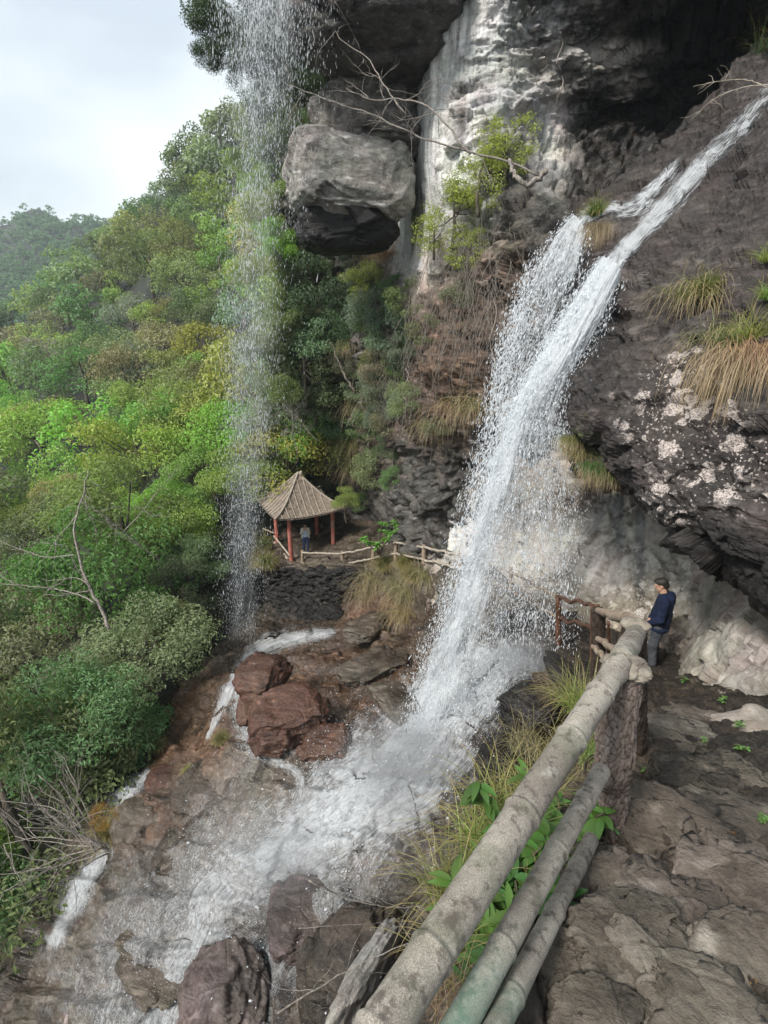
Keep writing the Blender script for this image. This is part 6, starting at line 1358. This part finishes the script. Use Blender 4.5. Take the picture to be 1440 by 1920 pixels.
# --- visitor under the pavilion, both hands raised to the face
vf = Y(570, 1066, 24.9); vf = cen+np.array([.2, -.95, -.0]); g_ = drop(vf[0], vf[1], cen[2]+2, ('ledge_path', 'stream_bed')); vz = g_[0][2] if g_ else cen[2]
q_ = proj(np.array([[vf[0], vf[1], vz+1.6]])); print('visitor head px', q_, 'man z', gz, feet[2])
vis = empty('person', (vf[0], vf[1], vz), math.pi+.15)
b = MB(); L, Rm = head(b, (0, .03, 1.52), (0, 1, -.05)); capsule(b, (0, 0, 1.34), (0, .01, 1.46), .05, .048); ell(b, (0, 0, 1.17), (.155, .10, .22)); ell(b, (0, 0, .92), (.15, .11, .13))
AV = {-1: ((-.17, 0, 1.32), (-.21, .13, 1.12), (-.07, .26, 1.36)), 1: ((.17, 0, 1.32), (.21, .13, 1.12), (.07, .26, 1.36))}
for s, (sh, el, wr) in AV.items(): capsule(b, (s*.05, 0, 1.33), sh, .045, .05); capsule(b, sh, el, .045, .038); capsule(b, el, wr, .038, .026); hand(b, wr, (-s*.25, -.1, 1), (0, -1, 0), .95, .9, s)
LV = {-1: ((-.085, 0, .88), (-.09, .02, .46), (-.10, -.01, .08)), 1: ((.085, 0, .88), (.095, .02, .46), (.11, 0, .08))}
for s, (h_, kn, an) in LV.items(): capsule(b, h_, kn, .08, .052); capsule(b, kn, an, .05, .034); capsule(b, (an[0], an[1], .05), (an[0], an[1]+.13, .03), .034, .028)
fused(b, 'body', M['skin'], vis, .009, 2)
for s in (-1, 1):
    e_ = MB(); ell(e_, L(s*.031, .083, .012), (.011, .006, .006), Rm, 2); e_.build('eye', M['eye'], vis)
c = MB(); ell(c, L(0, -.022, .045), (.084, .1, .085), Rm); ell(c, L(0, -.06, -.02), (.072, .06, .09), Rm); fused(c, 'hair', M['hair'], vis, .01, 2)
c = MB(); ell(c, (0, 0.01, 1.18), (.165, .118, .235)); ell(c, (0, .01, .98), (.16, .12, .12)); fused(c, 'shirt', M['blue_shirt'], vis, .013, 3)
c = MB()
for s, (sh, el, wr) in AV.items(): capsule(c, (s*.08, -.01, 1.34), sh, .06, .065); capsule(c, sh, el, .062, .055); capsule(c, el, np.array(wr)*.9+np.array(el)*.1, .054, .042); capsule(c, (s*.13, -.01, 1.30), (s*.15, 0, .86), .075, .07)
ell(c, (0, -.06, 1.12), (.17, .075, .26)); fused(c, 'jacket', M['cream'], vis, .013, 3)
c = MB(); ell(c, (0, 0, .88), (.155, .115, .11))
for s, (h_, kn, an) in LV.items(): capsule(c, h_, kn, .092, .066); capsule(c, kn, (an[0], an[1], .1), .066, .055)
fused(c, 'trousers', M['denim'], vis, .013, 3)
for s, (h_, kn, an) in LV.items():
    c = MB(); ell(c, (an[0], an[1]+.06, .035), (.045, .13, .04)); fused(c, 'shoe', M['cream'], vis, .012, 2)
tag(vis, 'visitor in cream jacket and pale blue shirt, hands raised, under the pavilion', 'person')
# ------------------------------------------------------------------ air
def box_obj(name, lo, hi, mat):
    m = MB(); m.box([(a+b)/2 for a, b in zip(lo, hi)], [b-a for a, b in zip(lo, hi)]); o = m.build(name, mat, smooth=False); o['kind'] = 'stuff'; return o
t = NT('haze'); v = t.n('ShaderNodeVolumePrincipled', {'Color': (.84, .93, 1.0), 'Density': .0005, 'Anisotropy': .2}); t.t.links.new(v.outputs[0], t.out.inputs['Volume']); M['haze'] = t.m
box_obj('haze', (-1450, -520, -62), (1450, 1250, 110), M['haze'])

# drifting mist where the fall lands
def mist(px, py, y, r, dens, seed):
    c = Y(px, py, y); V, f = ico(3); t = NT('spray_mist'); tc_ = t.n('ShaderNodeTexCoord').outputs['Object']
    ln = t.n('ShaderNodeVectorMath', {0: tc_}, operation='LENGTH').outputs['Value']; q = t.ramp(ln, 1., .15); n = t.ramp(t.noise(tc_, 2.2, 3, .6), .3, .7, .2, 1.)
    v = t.n('ShaderNodeVolumePrincipled', {'Color': (.95, .97, 1.0), 'Density': t.math('MULTIPLY', t.math('MULTIPLY', q, n), dens), 'Anisotropy': .1}); t.t.links.new(v.outputs[0], t.out.inputs['Volume'])
    o = mesh_np('spray_mist', V, f, t.m, smooth=True); o.location = c; o.scale = r; o['kind'] = 'stuff'; return o
mist(760, 1430, 8.3, (1.7, 1.4, 1.1), 1.3, 1)
mist(990, 1235, 8.5, (1.0, .7, .5), 2.2, 2)
mist(520, 1600, 7.4, (1.8, 1.4, .9), .45, 3)
scene.cycles.volume_step_rate = 2.0; scene.cycles.volume_max_steps = 64
